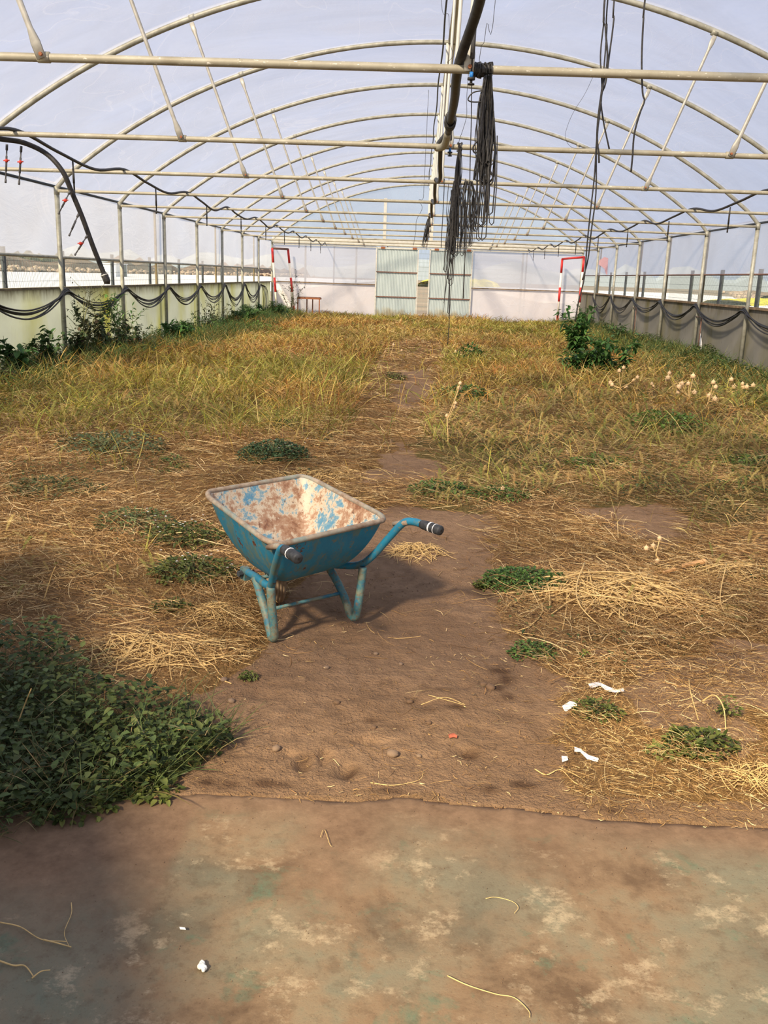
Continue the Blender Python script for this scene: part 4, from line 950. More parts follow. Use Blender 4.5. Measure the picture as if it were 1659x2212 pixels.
# small fine chaff close to the slab on the right and over the soil
x, y = sample(52000, 2.3, 5.5, lambda x, y: np.where(bare(x, y), .10, .8)*np.where(x > .2, 1, .5)*(y > edge_y(x)-.05*rng.random(len(x))))
n = len(x); P = np.stack([x, y, gz(x, y)+.003+.006*rng.random(n)], -1)
V, F, C = ribbons(P, rng.random(n)*6.3, rng.normal(size=n)*.2, .008+.03*rng.random(n), .0012+.002*rng.random(n), rng.random(n)*.3, pal(n, STRAWC+[(.25, .14, .07)], .35), 2, True, rng.normal(size=n)*1.5, .5)
o = mesh_np('straw_chaff', V, F, C, M['straw'], (0, 4, 0)); tag(o, 'fine broken straw chaff over the soil near the slab', 'chaff', kind='stuff')

# standing dry and yellowing grass
sp = []
def gcover(x, y):
    v = np.clip((y-6)/5, 0, 1)*np.clip(.15+1.4*vn(x, y, .9), 0, 1); v = np.where(bare(x, y) | inpoly(x, y, STRAWPATH), .05, v); return v*np.where(inpoly(x, y, OLIVE_R), .25, 1)
for y0, y1, n, l0, l1, w0, w1 in [(5.5, 8.5, 3500, .12, .32, .003, .005), (8.5, 12, 12000, .14, .46, .004, .008), (12, 18, 22000, .14, .46, .006, .012), (18, 26, 26000, .14, .40, .008, .013), (26, 37.3, 34000, .12, .36, .012, .02)]:
    x, y = sample(n, y0, y1, gcover); n = len(x); P = np.stack([x, y, gz(x, y)], -1); L = l0+(l1-l0)*rng.random(n)**1.5*(.6+.8*vn(x, y, .7))
    gcol = pal(n, GOLDC, .25); br = vn(x+70, y, .35)[:, None]; gcol = gcol*(1-.35*(br > .55)*np.array([[.1, .5, .6]])); 
    gcol = gcol*np.clip(.50+.95*vn(x+21, y, 1.3), .5, 1.2)[:, None]
    tint = (vn(x+13, y, .5) > .58)[:, None]; gcol = np.where(tint, gcol*np.array([[.78, .95, .7]]), gcol)
    sp.append(ribbons(P, rng.random(n)*6.3, 1.25-.5*rng.random(n), L, w0+(w1-w0)*rng.random(n), .3+1.5*rng.random(n)**1.5, gcol, 4, True, rng.normal(size=n)*.3, .1))
V, F, C = merge(sp); o = mesh_np('standing_dry_grass', V, F, C, M['grass'], (0, 20, 0)); tag(o, 'golden standing grass filling the back of the greenhouse', 'grass', kind='stuff')

# separate taller tufts
def tuft(px, py, n, r, h0, h1, label, cols):
    g = G(px, py); z0 = float(gz(g[0], g[1])); x = g[0]+r*rng.normal(size=n)*.5; y = g[1]+r*rng.normal(size=n)*.5; P = np.stack([x, y, gz(x, y)], -1)
    lean = rng.random()*6.3
    V, F, C = ribbons(P, lean+rng.normal(size=n)*1.3, 1.35-.5*rng.random(n), h0+(h1-h0)*rng.random(n), (.004+.0003*g[1])*(.7+.6*rng.random(n)), .2+.9*rng.random(n), pal(n, cols, .25), 5, True, rng.normal(size=n)*.3, .08)
    o = mesh_np('grass_tuft', V, F, C, M['grass'], (g[0], g[1], z0)); tag(o, label, 'grass')
YG = [(.50, .46, .08), (.60, .50, .14), (.36, .40, .07), (.66, .48, .15)]
for a in [(500, 960, 26, .25, .25, .6, 'tall yellow-green grass tuft on the left between two weed clumps'), (250, 1000, 18, .3, .2, .5, 'loose grass blades over the grey-green weed clump'), (430, 880, 26, .5, .3, .7, 'long grass blades rising from the left olive patch'),
          (560, 860, 30, .5, .3, .75, 'tall golden tuft behind the long blades on the left'), (690, 880, 30, .4, .3, .8, 'tallest leaning golden tuft left of the straw path'), (800, 860, 16, .4, .25, .6, 'thin golden tuft nearest the straw path'), (610, 800, 30, .6, .3, .7, 'golden tuft further back left of the path'),
          (330, 840, 18, .5, .3, .7, 'lone leaning blades near the front left wall weeds'), (760, 770, 34, .8, .3, .6, 'wide golden tuft left of the path in the back half'), (120, 940, 16, .5, .2, .5, 'sparse upright blades at the far left'),
          (950, 950, 26, .2, .15, .4, 'arching green-yellow tuft below the lone seed stalk'), (930, 870, 24, .4, .2, .5, 'grass tuft right of the straw path'), (1200, 850, 10, .3, .3, .8, 'single tall pale blades right of centre'), (1390, 700, 40, 1.5, .3, .6, 'grass tuft near the right wall green shrub'),
          (1080, 1040, 8, .15, .15, .4, 'few yellow blades above the small seed capsules'), (1300, 1060, 6, .1, .2, .4, 'two or three upright blades in the right mat'), (655, 1075, 8, .15, .1, .25, 'short blades left of the tray front corner'), (320, 1200, 8, .1, .1, .2, 'short pale blades among straw on the left')]:
    tuft(*a, YG)

# arching olive seed plumes
def plume_template(nl=26):
    P = []; s_ = np.linspace(0, 1, nl)
    V = []; F = []; k = 0; r_ = np.random.default_rng(5)
    def axis(t): return np.array((t, 0, .42*t*(1-.75*t)))
    for i in range(8):
        a, b = axis(i/8), axis((i+1)/8); V += [a-(0, .006, 0), a+(0, .006, 0), b+(0, .005, 0), b-(0, .005, 0)]; F.append((k, k+1, k+2, k+3)); k += 4
    for i, t in enumerate(s_):
        t = .18+.82*t; c_ = axis(t); Ll = .085*math.sin(PI*min(1, (t-.05)*.93))**.6+.012
        for sg in (-1, 1):
            az = sg*(.75+.5*r_.random()); el = .5*(r_.random()-.35); d = np.array((math.cos(az)*math.cos(el), math.sin(az)*math.cos(el), math.sin(el))); e_ = c_+d*Ll*(.7+.5*r_.random()); w_ = np.cross(d, (0, .3, 1.)); w_ = w_/np.linalg.norm(w_)*.0105
            mm = (c_+e_)/2; V += [c_, mm+w_, e_, mm-w_]; F.append((k, k+1, k+2, k+3)); k += 4
    return np.array(V), np.array(F)
TV, TF = plume_template()
def plumes(x, y, L, C, lift=.02, el=None):
    n = len(x); az = rng.random(n)*6.3; el = (.15+.5*rng.random(n)) if el is None else el
    ca, sa, ce, se = np.cos(az), np.sin(az), np.cos(el), np.sin(el); T = TV[None]*L[:, None, None]
    X = T[..., 0]*ce[:, None]-T[..., 2]*se[:, None]; Z = T[..., 0]*se[:, None]+T[..., 2]*ce[:, None]; Yv = T[..., 1]*(.8+.5*rng.random(n))[:, None]
    Vx = x[:, None]+X*ca[:, None]-Yv*sa[:, None]; Vy = y[:, None]+X*sa[:, None]+Yv*ca[:, None]; Vz = (gz(x, y)+lift*rng.random(n))[:, None]+Z
    V = np.stack([Vx, Vy, Vz], -1).reshape(-1, 3); V[:, 2] = np.maximum(V[:, 2], gz(V[:, 0], V[:, 1])+.002)
    F = (np.arange(n)*len(TV))[:, None, None]+TF[None]; return V, F.reshape(-1, 4), np.repeat(C[:, None, :], len(TV), 1).reshape(-1, 3)
sp = []
for y0, y1, n, l0, l1 in [(6, 9, 9500, .06, .17), (9, 12, 9000, .08, .22), (12, 17, 7500, .12, .30), (17, 30, 3000, .16, .34)]:
    def pf(x, y):
        v = inset(x, y, OLIVE_R, .35)*.9; v = np.maximum(v, inset(x, y, OLIVE_L, .5)*.9); v = np.maximum(v, .10*(y > 8)); v = np.maximum(v, (np.abs(x-.28) > 3.0)*(y > 9)*.35)
        return v*~bare(x, y)*~inpoly(x, y, STRAWPATH)*np.clip(.35+1.3*vn(x+5, y, 1.2), 0, 1)
    x, y = sample(n, y0, y1, pf); n = len(x); sp.append(plumes(x, y, l0+(l1-l0)*rng.random(n), pal(n, OLIVEC, .25)*np.where(vn(x, y, .8)[:, None] > .55, .85, 1.1), .10))
x = []; y = []
for px, py, r_, m_ in [(60,1180,.35,26),(170,1235,.3,24),(30,1100,.5,24),(300,1330,.15,8),(360,1240,.15,10),(30,1290,.2,14),(1640,1330,.25,26),(1600,1250,.3,18),(1640,1180,.4,24),(1350,1330,.12,8),(380,1050,.3,6),(90,960,.5,20),(200,1000,.5,20)]:
    g = G(px, py); a = rng.random(m_)*6.3; rr = r_*rng.random(m_)**.5; x += list(g[0]+rr*np.cos(a)); y += list(g[1]+rr*np.sin(a))
x = np.array(x); y = np.array(y); sp.append(plumes(x, y, .06+.09*rng.random(len(x)), pal(len(x), OLIVEC, .25), .05))
V, F, C = merge(sp); o = mesh_np('olive_seed_plumes', V, F, C, M['grass'], (0, 10, 0)); tag(o, 'arching olive feathery weeds matted over the middle ground', 'weeds', kind='stuff')

# green leafy mats: dark foreground clump on the left and strips along the walls
def leafmat(x, y, hfun, l0, l1, cols, layers=1):
    n = len(x); z = gz(x, y)+hfun(x, y)*rng.random(n)**.7+.004; L = l0+(l1-l0)*rng.random(n)
    return leaves(np.stack([x, y, z], -1), rng.random(n)*6.3, .5*rng.normal(size=n)*.6+.1, L, L*(.55+.25*rng.random(n)), pal(n, cols, .3))
def hL(x, y): return np.clip(.05+.14*vn(x, y, 3)+.13*np.clip((-1.05-x)/.5, 0, 1)*np.clip((y-2.9)/.4, 0, 1)*np.clip((3.75-y)/.3, 0, 1), .02, .5)
n = 26000; x = -2.6+2.4*rng.random(n); y = 2.2+2.2*rng.random(n); k = inset(x, y, GREENL, .08) & (rng.random(n) < .95*np.clip(.45+vn(x, y, 5)*1.1, 0, 1)); x, y = x[k], y[k]
A_ = leafmat(x, y, hL, .014, .042, GREENC+[(.10, .15, .05)]); n = 2600; k = rng.integers(0, len(x), n); xx, yy_ = x[k], y[k]; P = np.stack([xx, yy_, gz(xx, yy_)], -1)
B_ = ribbons(P, rng.random(n)*6.3, .3+rng.random(n)*.8, .08+.18*rng.random(n), .002+.002*rng.random(n), rng.random(n), pal(n, [(.12, .16, .05), (.2, .16, .07), (.08, .12, .04)]), 3)
n = 130; k = rng.integers(0, len(x), n); xx, yy_ = x[k], y[k]; P = np.stack([xx, yy_, gz(xx, yy_)+hL(xx, yy_)*.8], -1)
C_ = ribbons(P, rng.random(n)*6.3, rng.normal(size=n)*.3, .04+.14*rng.random(n), .0012+.0018*rng.random(n), rng.random(n)*.5, pal(n, STRAWC)*.8, 3)
V, F, C = merge([A_, B_, C_]); o = mesh_np('nightshade_mat', V, F, C, M['leaf'], (-1.4, 3, 0)); tag(o, 'dark green leafy weed mat in the near left corner of the soil', 'weeds', kind='stuff')
def side_strip(name, xa, xb, y0, y1, n, label, hh_, cols):
    y = y0+(y1-y0)*rng.random(n)**.8; t_ = rng.random(n)**1.6; x = xa+(xb-xa)*t_; k = rng.random(n) < np.clip(.1+1.3*vn(x, y, .9), 0, 1); x, y = x[k], y[k]
    hf = lambda x, y: hh_*(.25+1.1*vn(x, y, 1.1))*np.clip(1.1-np.abs(x-xa)/abs(xb-xa), .15, 1)
    A_ = leafmat(x, y, hf, .03, .075, cols); m_ = n//3; k = rng.integers(0, len(x), m_); P = np.stack([x[k], y[k], gz(x[k], y[k])], -1)
    B_ = ribbons(P, rng.random(m_)*6.3, .9+rng.random(m_)*.5, .12+.35*rng.random(m_), .006+.006*rng.random(m_), .3+rng.random(m_), pal(m_, [(.12, .20, .05), (.25, .26, .08), (.07, .13, .04)]), 4, True, None, .1)
    V, F, C = merge([A_, B_]); o = mesh_np(name, V, F, C, M['leaf'], ((xa+xb)/2, (y0+y1)/2, 0)); tag(o, label, 'weeds', kind='stuff')
side_strip('wall_foot_weeds', XL+.1, XL+1.05, 11, 17.5, 8000, 'green and purplish low weeds along the foot of the left wall near the front posts', .35, GREENC+[(.10, .06, .05), (.12, .13, .05)])
side_strip('wall_foot_weeds', XL+.1, XL+1.7, 17.5, 37, 24000, 'bright green weeds along the back half of the left wall', .42, [(.08, .19, .045), (.13, .28, .06), (.06, .14, .035), (.20, .32, .09)])
side_strip('wall_foot_weeds', XR-.1, XR-1.9, 12, 26, 14000, 'green weeds along the foot of the right wall', .30, GREENC+[(.12, .2, .06), (.18, .24, .07)])
side_strip('wall_foot_weeds', XR-.1, XR-1.4, 26, 37, 7000, 'green weeds by the far right corner and goal frame', .30, GREENC+[(.12, .2, .06), (.18, .24, .07)])

# scattered small leaves between the straw and seed plumes
def lf(x, y):
    p_ = vn(x+3, y, .75)*vn(x+40, y, 2.1); return np.clip((p_-.30)*5, 0, .9)*~bare(x, y)*~inpoly(x, y, STRAWPATH)*np.where(y < 5, .35, 1)
sp = []
for y0, y1, n, l0, l1 in [(3.2, 7, 22000, .010, .026), (7, 12, 26000, .016, .038), (12, 20, 26000, .025, .06), (20, 36, 14000, .04, .09)]:
    x, y = sample(n, y0, y1, lf); sp.append(leafmat(x, y, lambda x, y: .03+.10*vn(x, y, 1.5)+.0*y, l0, l1, GREENC+[(.10, .15, .05), (.14, .15, .05)]))
V, F, C = merge(sp); o = mesh_np('ground_leaves', V, F, C, M['leaf'], (0, 10, 0)); tag(o, 'small green leaves sprouting in patches through the dry straw', 'weeds', kind='stuff')

# separate low leafy weeds
def low_weed(px, py, r, h, n, l0, l1, label, cols=GREENC, flowers=0, group=None):
    g = G(px, py); z0 = float(gz(g[0], g[1])); rt = empty('leafy_weed', (g[0], g[1], z0), label, 'weed', group)
    n = int(n*1.7); cols = [(1.45*c_[0], 1.3*c_[1], 1.05*c_[2]) for c_ in cols]; a = rng.random(n)*6.3; rr = r*rng.random(n)**.6; x = g[0]+rr*np.cos(a)*1.25; y = g[1]+rr*np.sin(a); z = gz(x, y)+h*(1-.6*(rr/r)**2)*rng.random(n)**.7+.004; L = l0+(l1-l0)*rng.random(n)
    V, F, C = leaves(np.stack([x, y, z], -1), a+rng.normal(size=n)*.8, .4*rng.normal(size=n)+.1, L, L*(.55+.2*rng.random(n)), pal(n, cols, .3)); o = mesh_np('foliage', V, F, C, M['leaf'], tuple(rt.location)); o.location = (0, 0, 0); o.parent = rt
    m_ = max(6, n//12); k = rng.integers(0, n, m_); mb = MB()
    for i in k: mb.tube([(g[0]+.1*(x[i]-g[0]), g[1]+.1*(y[i]-g[1]), z0-.005), ((x[i]+g[0])/2, (y[i]+g[1])/2, z0+(z[i]-z0)*.7), (x[i], y[i], z[i])], .0018+.00025*g[1]*.3, 4)
    part('stems', mb, M['grey_leafstem'], rt)
    if flowers:
        mb = MB(); k = rng.integers(0, n, flowers)
        for i in k:
            c_ = np.array((x[i], y[i], z0+h*(.9+.3*rng.random())))
            for q in range(5): a_ = q*2*PI/5+i; s_ = .009; mb.add([c_, c_+(s_*.5*math.cos(a_-.5), s_*.5*math.sin(a_-.5), .001), c_+(s_*math.cos(a_), s_*math.sin(a_), .0), c_+(s_*.5*math.cos(a_+.5), s_*.5*math.sin(a_+.5), .001)], [(0, 1, 2, 3)])
        part('flowers', mb, M['white_flower'], rt, False)
    return rt
BG = [(.06, .13, .04), (.10, .20, .055), (.04, .09, .03)]
low_weed(1130, 1262, .19, .07, 900, .015, .03, 'round dense green weed patch right of the path beside the straw heap', BG)
low_weed(1048, 1262, .05, .04, 110, .012, .025, 'small green sprig left of the round weed patch')
low_weed(590, 1000, .26, .16, 800, .02, .04, 'bushy blue-green weed behind the wheelbarrow tray', [(.035, .075, .04), (.06, .11, .06)], 12)
low_weed(620, 935, .13, .10, 240, .02, .04, 'small dark weed further behind the bushy one')
low_weed(400, 1165, .22, .12, 420, .018, .036, 'sparse nightshade left of the wheelbarrow with white flowers', GREENC, 16)
low_weed(420, 1245, .20, .10, 380, .018, .036, 'nightshade clump in straw next to the barrow axle', GREENC, 10)
low_weed(370, 1320, .08, .06, 120, .016, .03, 'small nightshade sprig below the nightshade clump')
low_weed(290, 1130, .22, .10, 260, .018, .036, 'pale leaved weed among straw on the left', [(.09, .14, .06), (.12, .18, .08)], 6)
low_weed(1150, 1408, .09, .03, 190, .012, .024, 'flat green weed beside the bare path under the round patch', BG)
low_weed(1290, 1548, .08, .05, 170, .011, .022, 'small dark weed below the upper white scrap', GREENC)
low_weed(1512, 1622, .10, .06, 170, .018, .036, 'dark weed lower right with a few larger leaves', GREENC, 1)
low_weed(1570, 1555, .035, .09, 34, .014, .028, 'thin dark sprig above the lower right weed', GREENC)
low_weed(1425, 1638, .04, .03, 26, .018, .034, 'tiny two leaved weed left of the lower right weed', [(.14, .18, .06)])
low_weed(1258, 1415, .02, .02, 9, .018, .028, 'single bright green seedling above the white scraps', [(.22, .38, .05)])
low_weed(537, 1468, .030, .035, 60, .010, .018, 'tiny green tuft on the bare soil left of centre')
low_weed(960, 1075, .22, .10, 420, .018, .036, 'green weed at the edge of the olive mat above the right handle', BG)
low_weed(1075, 1075, .20, .08, 300, .018, .036, 'green weed under the seed capsules at the mat edge', BG)
low_weed(1290, 1010, .25, .08, 280, .02, .04, 'bright green leaves within the right olive mat', [(.10, .20, .05), (.14, .24, .06)])
low_weed(1440, 930, .4, .20, 400, .03, .06, 'broad grassy green tuft in the right olive mat', [(.08, .17, .04), (.12, .22, .06)])
low_weed(1640, 1010, .4, .10, 380, .03, .055, 'low green patch at the right edge of the view', [(.07, .13, .04), (.10, .18, .05)])
low_weed(240, 970, .4, .16, 420, .025, .05, 'grey-green weed clump in the brown grass on the left', [(.07, .11, .06), (.10, .14, .08)], 8)
low_weed(120, 1060, .3, .10, 260, .02, .04, 'dull green clump at the left edge of the brown grass', [(.08, .11, .05)])
low_weed(380, 1010, .12, .06, 90, .02, .035, 'little green sprig left of the bushy weed')
low_weed(375, 990, .1, .06, 70, .02, .035, 'little green sprig above the other sprig on the left', BG)
low_weed(700, 840, .3, .14, 240, .03, .055, 'green weed right of the olive patch near the centre', [(.09, .15, .05)])
low_weed(1015, 775, .25, .35, 160, .05, .10, 'small bright green plant in the dry grass right of centre', BG)
low_weed(855, 820, .14, .12, 90, .03, .05, 'green sprig on the straw path in the centre')
low_weed(560, 720, .5, .3, 300, .05, .09, 'light green weed mound in front of the left wall strip', [(.12, .24, .06), (.18, .30, .08)])
low_weed(330, 1720, .07, .02, 60, .015, .035, 'trailing green sprig at the edge of the slab on the left', GREENC)
low_weed(165, 1750, .10, .03, 110, .014, .032, 'sprawling green weed spilling onto the slab at left', GREENC)
low_weed(1010, 860, .3, .22, 300, .03, .06, 'leafy weed left of the dry capsules on the right mat', BG)

# ------------------------------------------------------------------ tall weeds
def tall_weed(x, y, h, nst, spread, leafn, l0, l1, wfac, cols, label, seed, name='tall_weed', flowers=(), group=None):
    leafn = int(leafn*1.8); l0 *= 1.15; l1 *= 1.15
    r_ = np.random.default_rng(seed); z0 = float(gz(x, y)); rt = empty(name, (x, y, z0), label, 'plant', group); mb = MB(); LP = []; LA = []
    for s_ in range(nst):
        a = r_.random()*6.3; hh_ = h*(.55+.5*r_.random()) if s_ else h; P = []; sx_ = spread*(.4+.8*r_.random())
        for t in np.linspace(0, 1, 9): P.append(np.array((x+math.cos(a)*sx_*t**1.3+.03*math.sin(t*9+s_)*t, y+math.sin(a)*sx_*t**1.3*.7, z0-.01+hh_*t*(1-.08*t))))
        mb.tube(P, list(np.linspace(.009, .003, 9)*(.6+.4*h)), 5)
        for b in range(5):
            t = .25+.7*r_.random(); i = int(t*8); c_ = P[i]; ba = r_.random()*6.3; bl = h*(.10+.16*r_.random())
            Q = [c_, c_+np.array((math.cos(ba)*bl*.6, math.sin(ba)*bl*.5, bl*.35)), c_+np.array((math.cos(ba)*bl, math.sin(ba)*bl*.8, bl*.75))]; mb.tube(Q, [.004, .003, .002], 4)
            for u in np.linspace(.2, 1, max(2, leafn//6)): LP.append(Q[0]+(Q[2]-Q[0])*u+r_.normal(size=3)*.012); LA.append(ba+r_.normal()*.9)
        for u in r_.random(leafn): LP.append(P[int(u*8)]+r_.normal(size=3)*.015); LA.append(r_.random()*6.3)
    part('stem', mb, M['grey_leafstem'], rt); LP = np.array(LP); LA = np.array(LA); n = len(LP); L = l0+(l1-l0)*r_.random(n)
    V, F, C = leaves(LP, LA, .5*r_.normal(size=n)-.1, L, L*wfac, pal(n, cols, .3)); o = mesh_np('foliage', V, F, C, M['leaf'], tuple(rt.location)); o.location = (0, 0, 0); o.parent = rt
    for fx, fy, fz, fr in flowers: part('flower', MB().sphere((x+fx, y+fy, z0+fz), fr, 7, 5, (1, 1, .5)), M['yellow_flower'], rt)
    return rt
DK = [(.035, .07, .025), (.055, .10, .035), (.08, .10, .04), (.10, .075, .045)]
wl = XL+.16
tall_weed(-5.55, 12.6, .62, 6, .35, 16, .06, .13, .75, [(.05, .12, .035), (.08, .17, .05)], 'broad leaved green weed at the far left edge by the wall', 1)
tall_weed(-5.62, 13.6, .70, 7, .30, 12, .05, .11, .75, [(.045, .10, .03), (.07, .14, .04)], 'broad leaved weed left of the first wall post', 2)
tall_weed(-5.55, 14.75, .62, 6, .25, 14, .05, .10, .7, DK, 'dark weed standing just before the first left wall post', 3)
tall_weed(-5.66, 15.35, 1.30, 6, .30, 8, .03, .06, .6, [(.16, .14, .06), (.10, .10, .04)], 'thin dry climbing weed around the first left wall post', 4)
tall_weed(-5.58, 15.95, 1.10, 7, .55, 14, .05, .10, .85, DK, 'tall branching weed with round dark leaves between the first two left posts', 5)
tall_weed(-5.50, 16.6, .80, 8, .45, 16, .04, .09, .7, DK, 'bushy dark weed in front of the tall branching one', 6)
tall_weed(-5.58, 17.35, 1.32, 5, .40, 26, .06, .13, .28, [(.09, .20, .05), (.14, .28, .07)], 'tall bright feathery weed with yellow flowers before the second left post', 7, flowers=[(-.12, -.15, .95, .02), (.15, -.1, .42, .018), (-.3, -.1, 1.05, .015)])
tall_weed(-5.30, 17.1, .65, 8, .5, 16, .04, .08, .6, DK+[(.14, .16, .08)], 'purplish low bush beside the second left post', 8, flowers=[(.5, -.3, .15, .02)])
tall_weed(-5.35, 20.6, .50, 7, .5, 18, .07, .14, .5, [(.06, .15, .04), (.09, .2, .05)], 'leafy green weed just before the third left post', 9)
tall_weed(-5.55, 24.3, .95, 6, .4, 12, .04, .07, .5, [(.13, .13, .06), (.09, .10, .04)], 'dry branching weed by the fourth left post', 10)
tall_weed(-5.6, 25.8, .9, 6, .5, 12, .04, .08, .5, [(.13, .13, .06), (.09, .10, .04)], 'second dry branching weed past the fourth left post', 11)
tall_weed(-5.3, 28.4, .6, 8, .6, 20, .07, .13, .5, [(.06, .14, .04), (.09, .18, .05)], 'green bush by the fifth left post', 12)
tall_weed(-5.2, 32.5, .6, 8, .7, 20, .08, .14, .5, [(.05, .12, .035), (.08, .17, .05)], 'dark green bush near the far left corner', 13)
tall_weed(-4.95, 36.2, 1.75, 6, .6, 10, .05, .10, .4, [(.10, .07, .045), (.06, .08, .035)], 'tall bare brownish weed between the poles of the left goal frame', 14)
g = G(1318, 815); tall_weed(g[0], g[1]+3.5, 1.15, 8, .42, 30, .08, .18, .42, [(.08, .20, .05), (.13, .27, .07)], 'tallest green plant near the right wall', 15)
tall_weed(g[0]-.15, g[1]-.8, .75, 8, .5, 24, .07, .15, .5, [(.07, .17, .045), (.11, .23, .06)], 'green plant in front of the tallest one on the right', 16)
g = G(1240, 822); tall_weed(g[0], g[1], .55, 7, .4, 24, .06, .13, .55, [(.06, .15, .04), (.10, .21, .055)], 'compact green weed left of the tall plants on the right', 17)
tall_weed(5.6, 25.8, .55, 7, .5, 20, .06, .12, .4, [(.08, .16, .05), (.12, .2, .06)], 'green shrub low against the right wall between posts', 18)
tall_weed(5.95, 33.0, 1.1, 5, .35, 14, .07, .13, .4, [(.08, .16, .05)], 'leafy weed beside the right goal frame', 19)
tall_weed(5.9, 12.9, .4, 7, .4, 18, .05, .09, .5, [(.08, .15, .08), (.05, .12, .05)], 'green weed by the right wall at the frame edge', 20)
for x_, s_ in ((-3.55, .9), (-2.4, .7)): tall_weed(x_, YE+.45, s_, 5, .3, 12, .08, .14, .4, [(.06, .12, .05)], 'weed outside the end wall showing faintly through the film, %s' % ('taller one' if s_ > .8 else 'shorter one'), int(s_*30))

# ------------------------------------------------------------------ dry seed-head stalks
def capsule(mb, c_, r):
    mb.sphere(c_, r, 8, 6, (1, 1, 1.05))
    for a in np.linspace(0, 2*PI, 9)[:-1]:
        for e_ in (-.5, .4): d = np.array((math.cos(a+e_)*math.cos(e_), math.sin(a+e_)*math.cos(e_), math.sin(e_))); mb.tube([np.array(c_)+d*r*.9, np.array(c_)+d*r*1.35], [r*.14, r*.02], 3, False)
    mb.tube([np.array(c_)+np.array((0, 0, r*.9)), np.array(c_)+np.array((0, 0, r*1.5))], [r*.4, r*.1], 5)
def seed_plant(base, forks, caps, rad, label, seed=0):
    r_ = np.random.default_rng(seed); b = G(*base); Yv = b[1]; rt = empty('dry_seed_stalk', (b[0], b[1], float(gz(b[0], b[1]))), label, 'dry plant')
    fk = [PY(x, y, Yv) for x, y in forks]; b[2] = float(gz(b[0], b[1]))-.01; prev = b; mb = MB(); k = Yv/9
    for f in fk: mb.tube(spline([prev, (prev+f)/2+r_.normal(size=3)*.008, f], 4), .0065*k**.3, 6); prev = f
    cs = []
    for x, y in caps:
        c_ = PY(x, y, Yv+(r_.random()-.5)*.25); cs.append(c_); i = int(np.argmin([np.linalg.norm(c_-f) for f in fk])); f = fk[i]
        mb.tube(spline([f, (f+c_)/2+np.array((0, 0, -.015)), c_], 4), .0042*k**.3, 5)
    part('stem', mb, M['dry_stalk'], rt)
    for c_ in cs: m2 = MB(); capsule(m2, c_, rad*.95*(.8+.35*r_.random())); part('seed_capsule', m2, M['capsule'], rt)
seed_plant((968, 958), [(967, 925), (966, 905)], [(965, 898), (981, 879), (984, 871), (992, 838), (994, 828)], .022, 'forked pale seed stalk standing alone right of the straw path')
seed_plant((1345, 872), [(1342, 850), (1340, 838)], [(1319, 827), (1322, 831), (1338, 801), (1347, 794), (1352, 836), (1369, 822), (1377, 815)], .030, 'dry seed stalk left of the seed capsule group on the right', 1)
seed_plant((1408, 858), [(1410, 838)], [(1408, 829), (1411, 835)], .026, 'short stalk with two capsules between the larger seed stalks', 2)
seed_plant((1512, 898), [(1510, 888), (1498, 872), (1488, 858)], [(1443, 816), (1442, 820), (1446, 806), (1467, 836), (1465, 847), (1487, 829), (1497, 813), (1500, 848), (1473, 829)], .032, 'largest branching dry seed stalk with many capsules on the right', 3)
seed_plant((1516, 897), [(1519, 886), (1530, 868)], [(1541, 826), (1546, 836), (1532, 855), (1544, 862), (1534, 855)], .032, 'dry seed stalk leaning right beside the largest one', 4)
seed_plant((1562, 868), [(1570, 848)], [(1586, 836), (1580, 820), (1604, 829), (1605, 836), (1613, 836), (1627, 833)], .032, 'rightmost dry seed stalk with a row of capsules', 5)
seed_plant((1090, 1078), [(1086, 1070)], [(1086, 1055), (1098, 1063), (1077, 1082), (1068, 1066)], .018, 'small seed capsules lying on the mat edge above the straw heap', 6)
seed_plant((1428, 1230), [(1422, 1205), (1418, 1190)], [(1396, 1184), (1411, 1179), (1425, 1163), (1420, 1212)], .017, 'bleached seed heads standing in the large straw heap', 7)
seed_plant((845, 770), [(845, 762)], [(832, 760), (850, 745), (868, 757)], .03, 'small seed heads by the centre straw path, left one', 8)
seed_plant((1000, 772), [(1002, 765)], [(1022, 756), (984, 760)], .03, 'small seed heads by the centre straw path, right one', 9)

# ------------------------------------------------------------------ straw heaps on the right and beside the path
def heap(px, py, rx, ry, h, n, l0, l1, w, label, seed, arcs=True):
    r_ = np.random.default_rng(seed); g = G(px, py); mb = MB()
    for i in range(n):
        a = r_.random()*6.3; rr = r_.random()**.6; cx = g[0]+rx*rr*math.cos(a)*.7; cy = g[1]+ry*rr*math.sin(a)*.7; th = r_.random()*6.3; L = l0+(l1-l0)*r_.random(); cv = r_.normal()*(1.3 if arcs else .4); P = []
        x, y = cx-math.cos(th)*L/2, cy-math.sin(th)*L/2; z = h*(1-rr*.7)*r_.random()
        for s_ in range(8):
            x += math.cos(th)*L/8; y += math.sin(th)*L/8; th += cv/8; q = max(0, 1-((x-g[0])/rx)**2-((y-g[1])/ry)**2); P.append((x, y, float(gz(x, y))+.006+z*(.2+.8*q)+.02*math.sin(s_*.8+i)*q))
        mb.tube(P, list(w*(.6+.9*r_.random())*np.array([.6, 1, 1, 1, .9, .8, .7, .5])), 4)
    return tag(mb.build('straw_heap', M['dry_stalk'], None, True, loc=(g[0], g[1], 0)), label, 'straw', kind='stuff')
heap(1330, 1290, .62, .38, .13, 200, .25, .80, .0036, 'large heap of thick curved straw right of the path', 1)
heap(1560, 1250, .55, .35, .07, 120, .2, .6, .0024, 'straw tangle at the right edge past the large heap', 2)
heap(900, 1195, .22, .16, .05, 90, .12, .35, .0020, 'small straw pile just right of the wheelbarrow', 3, False)
heap(330, 1420, .45, .28, .05, 130, .15, .45, .0022, 'straw stalks left of the near barrow leg', 4, False)
heap(470, 1330, .25, .25, .05, 120, .1, .3, .0018, 'straw stalks piled against the left barrow leg', 5, False)
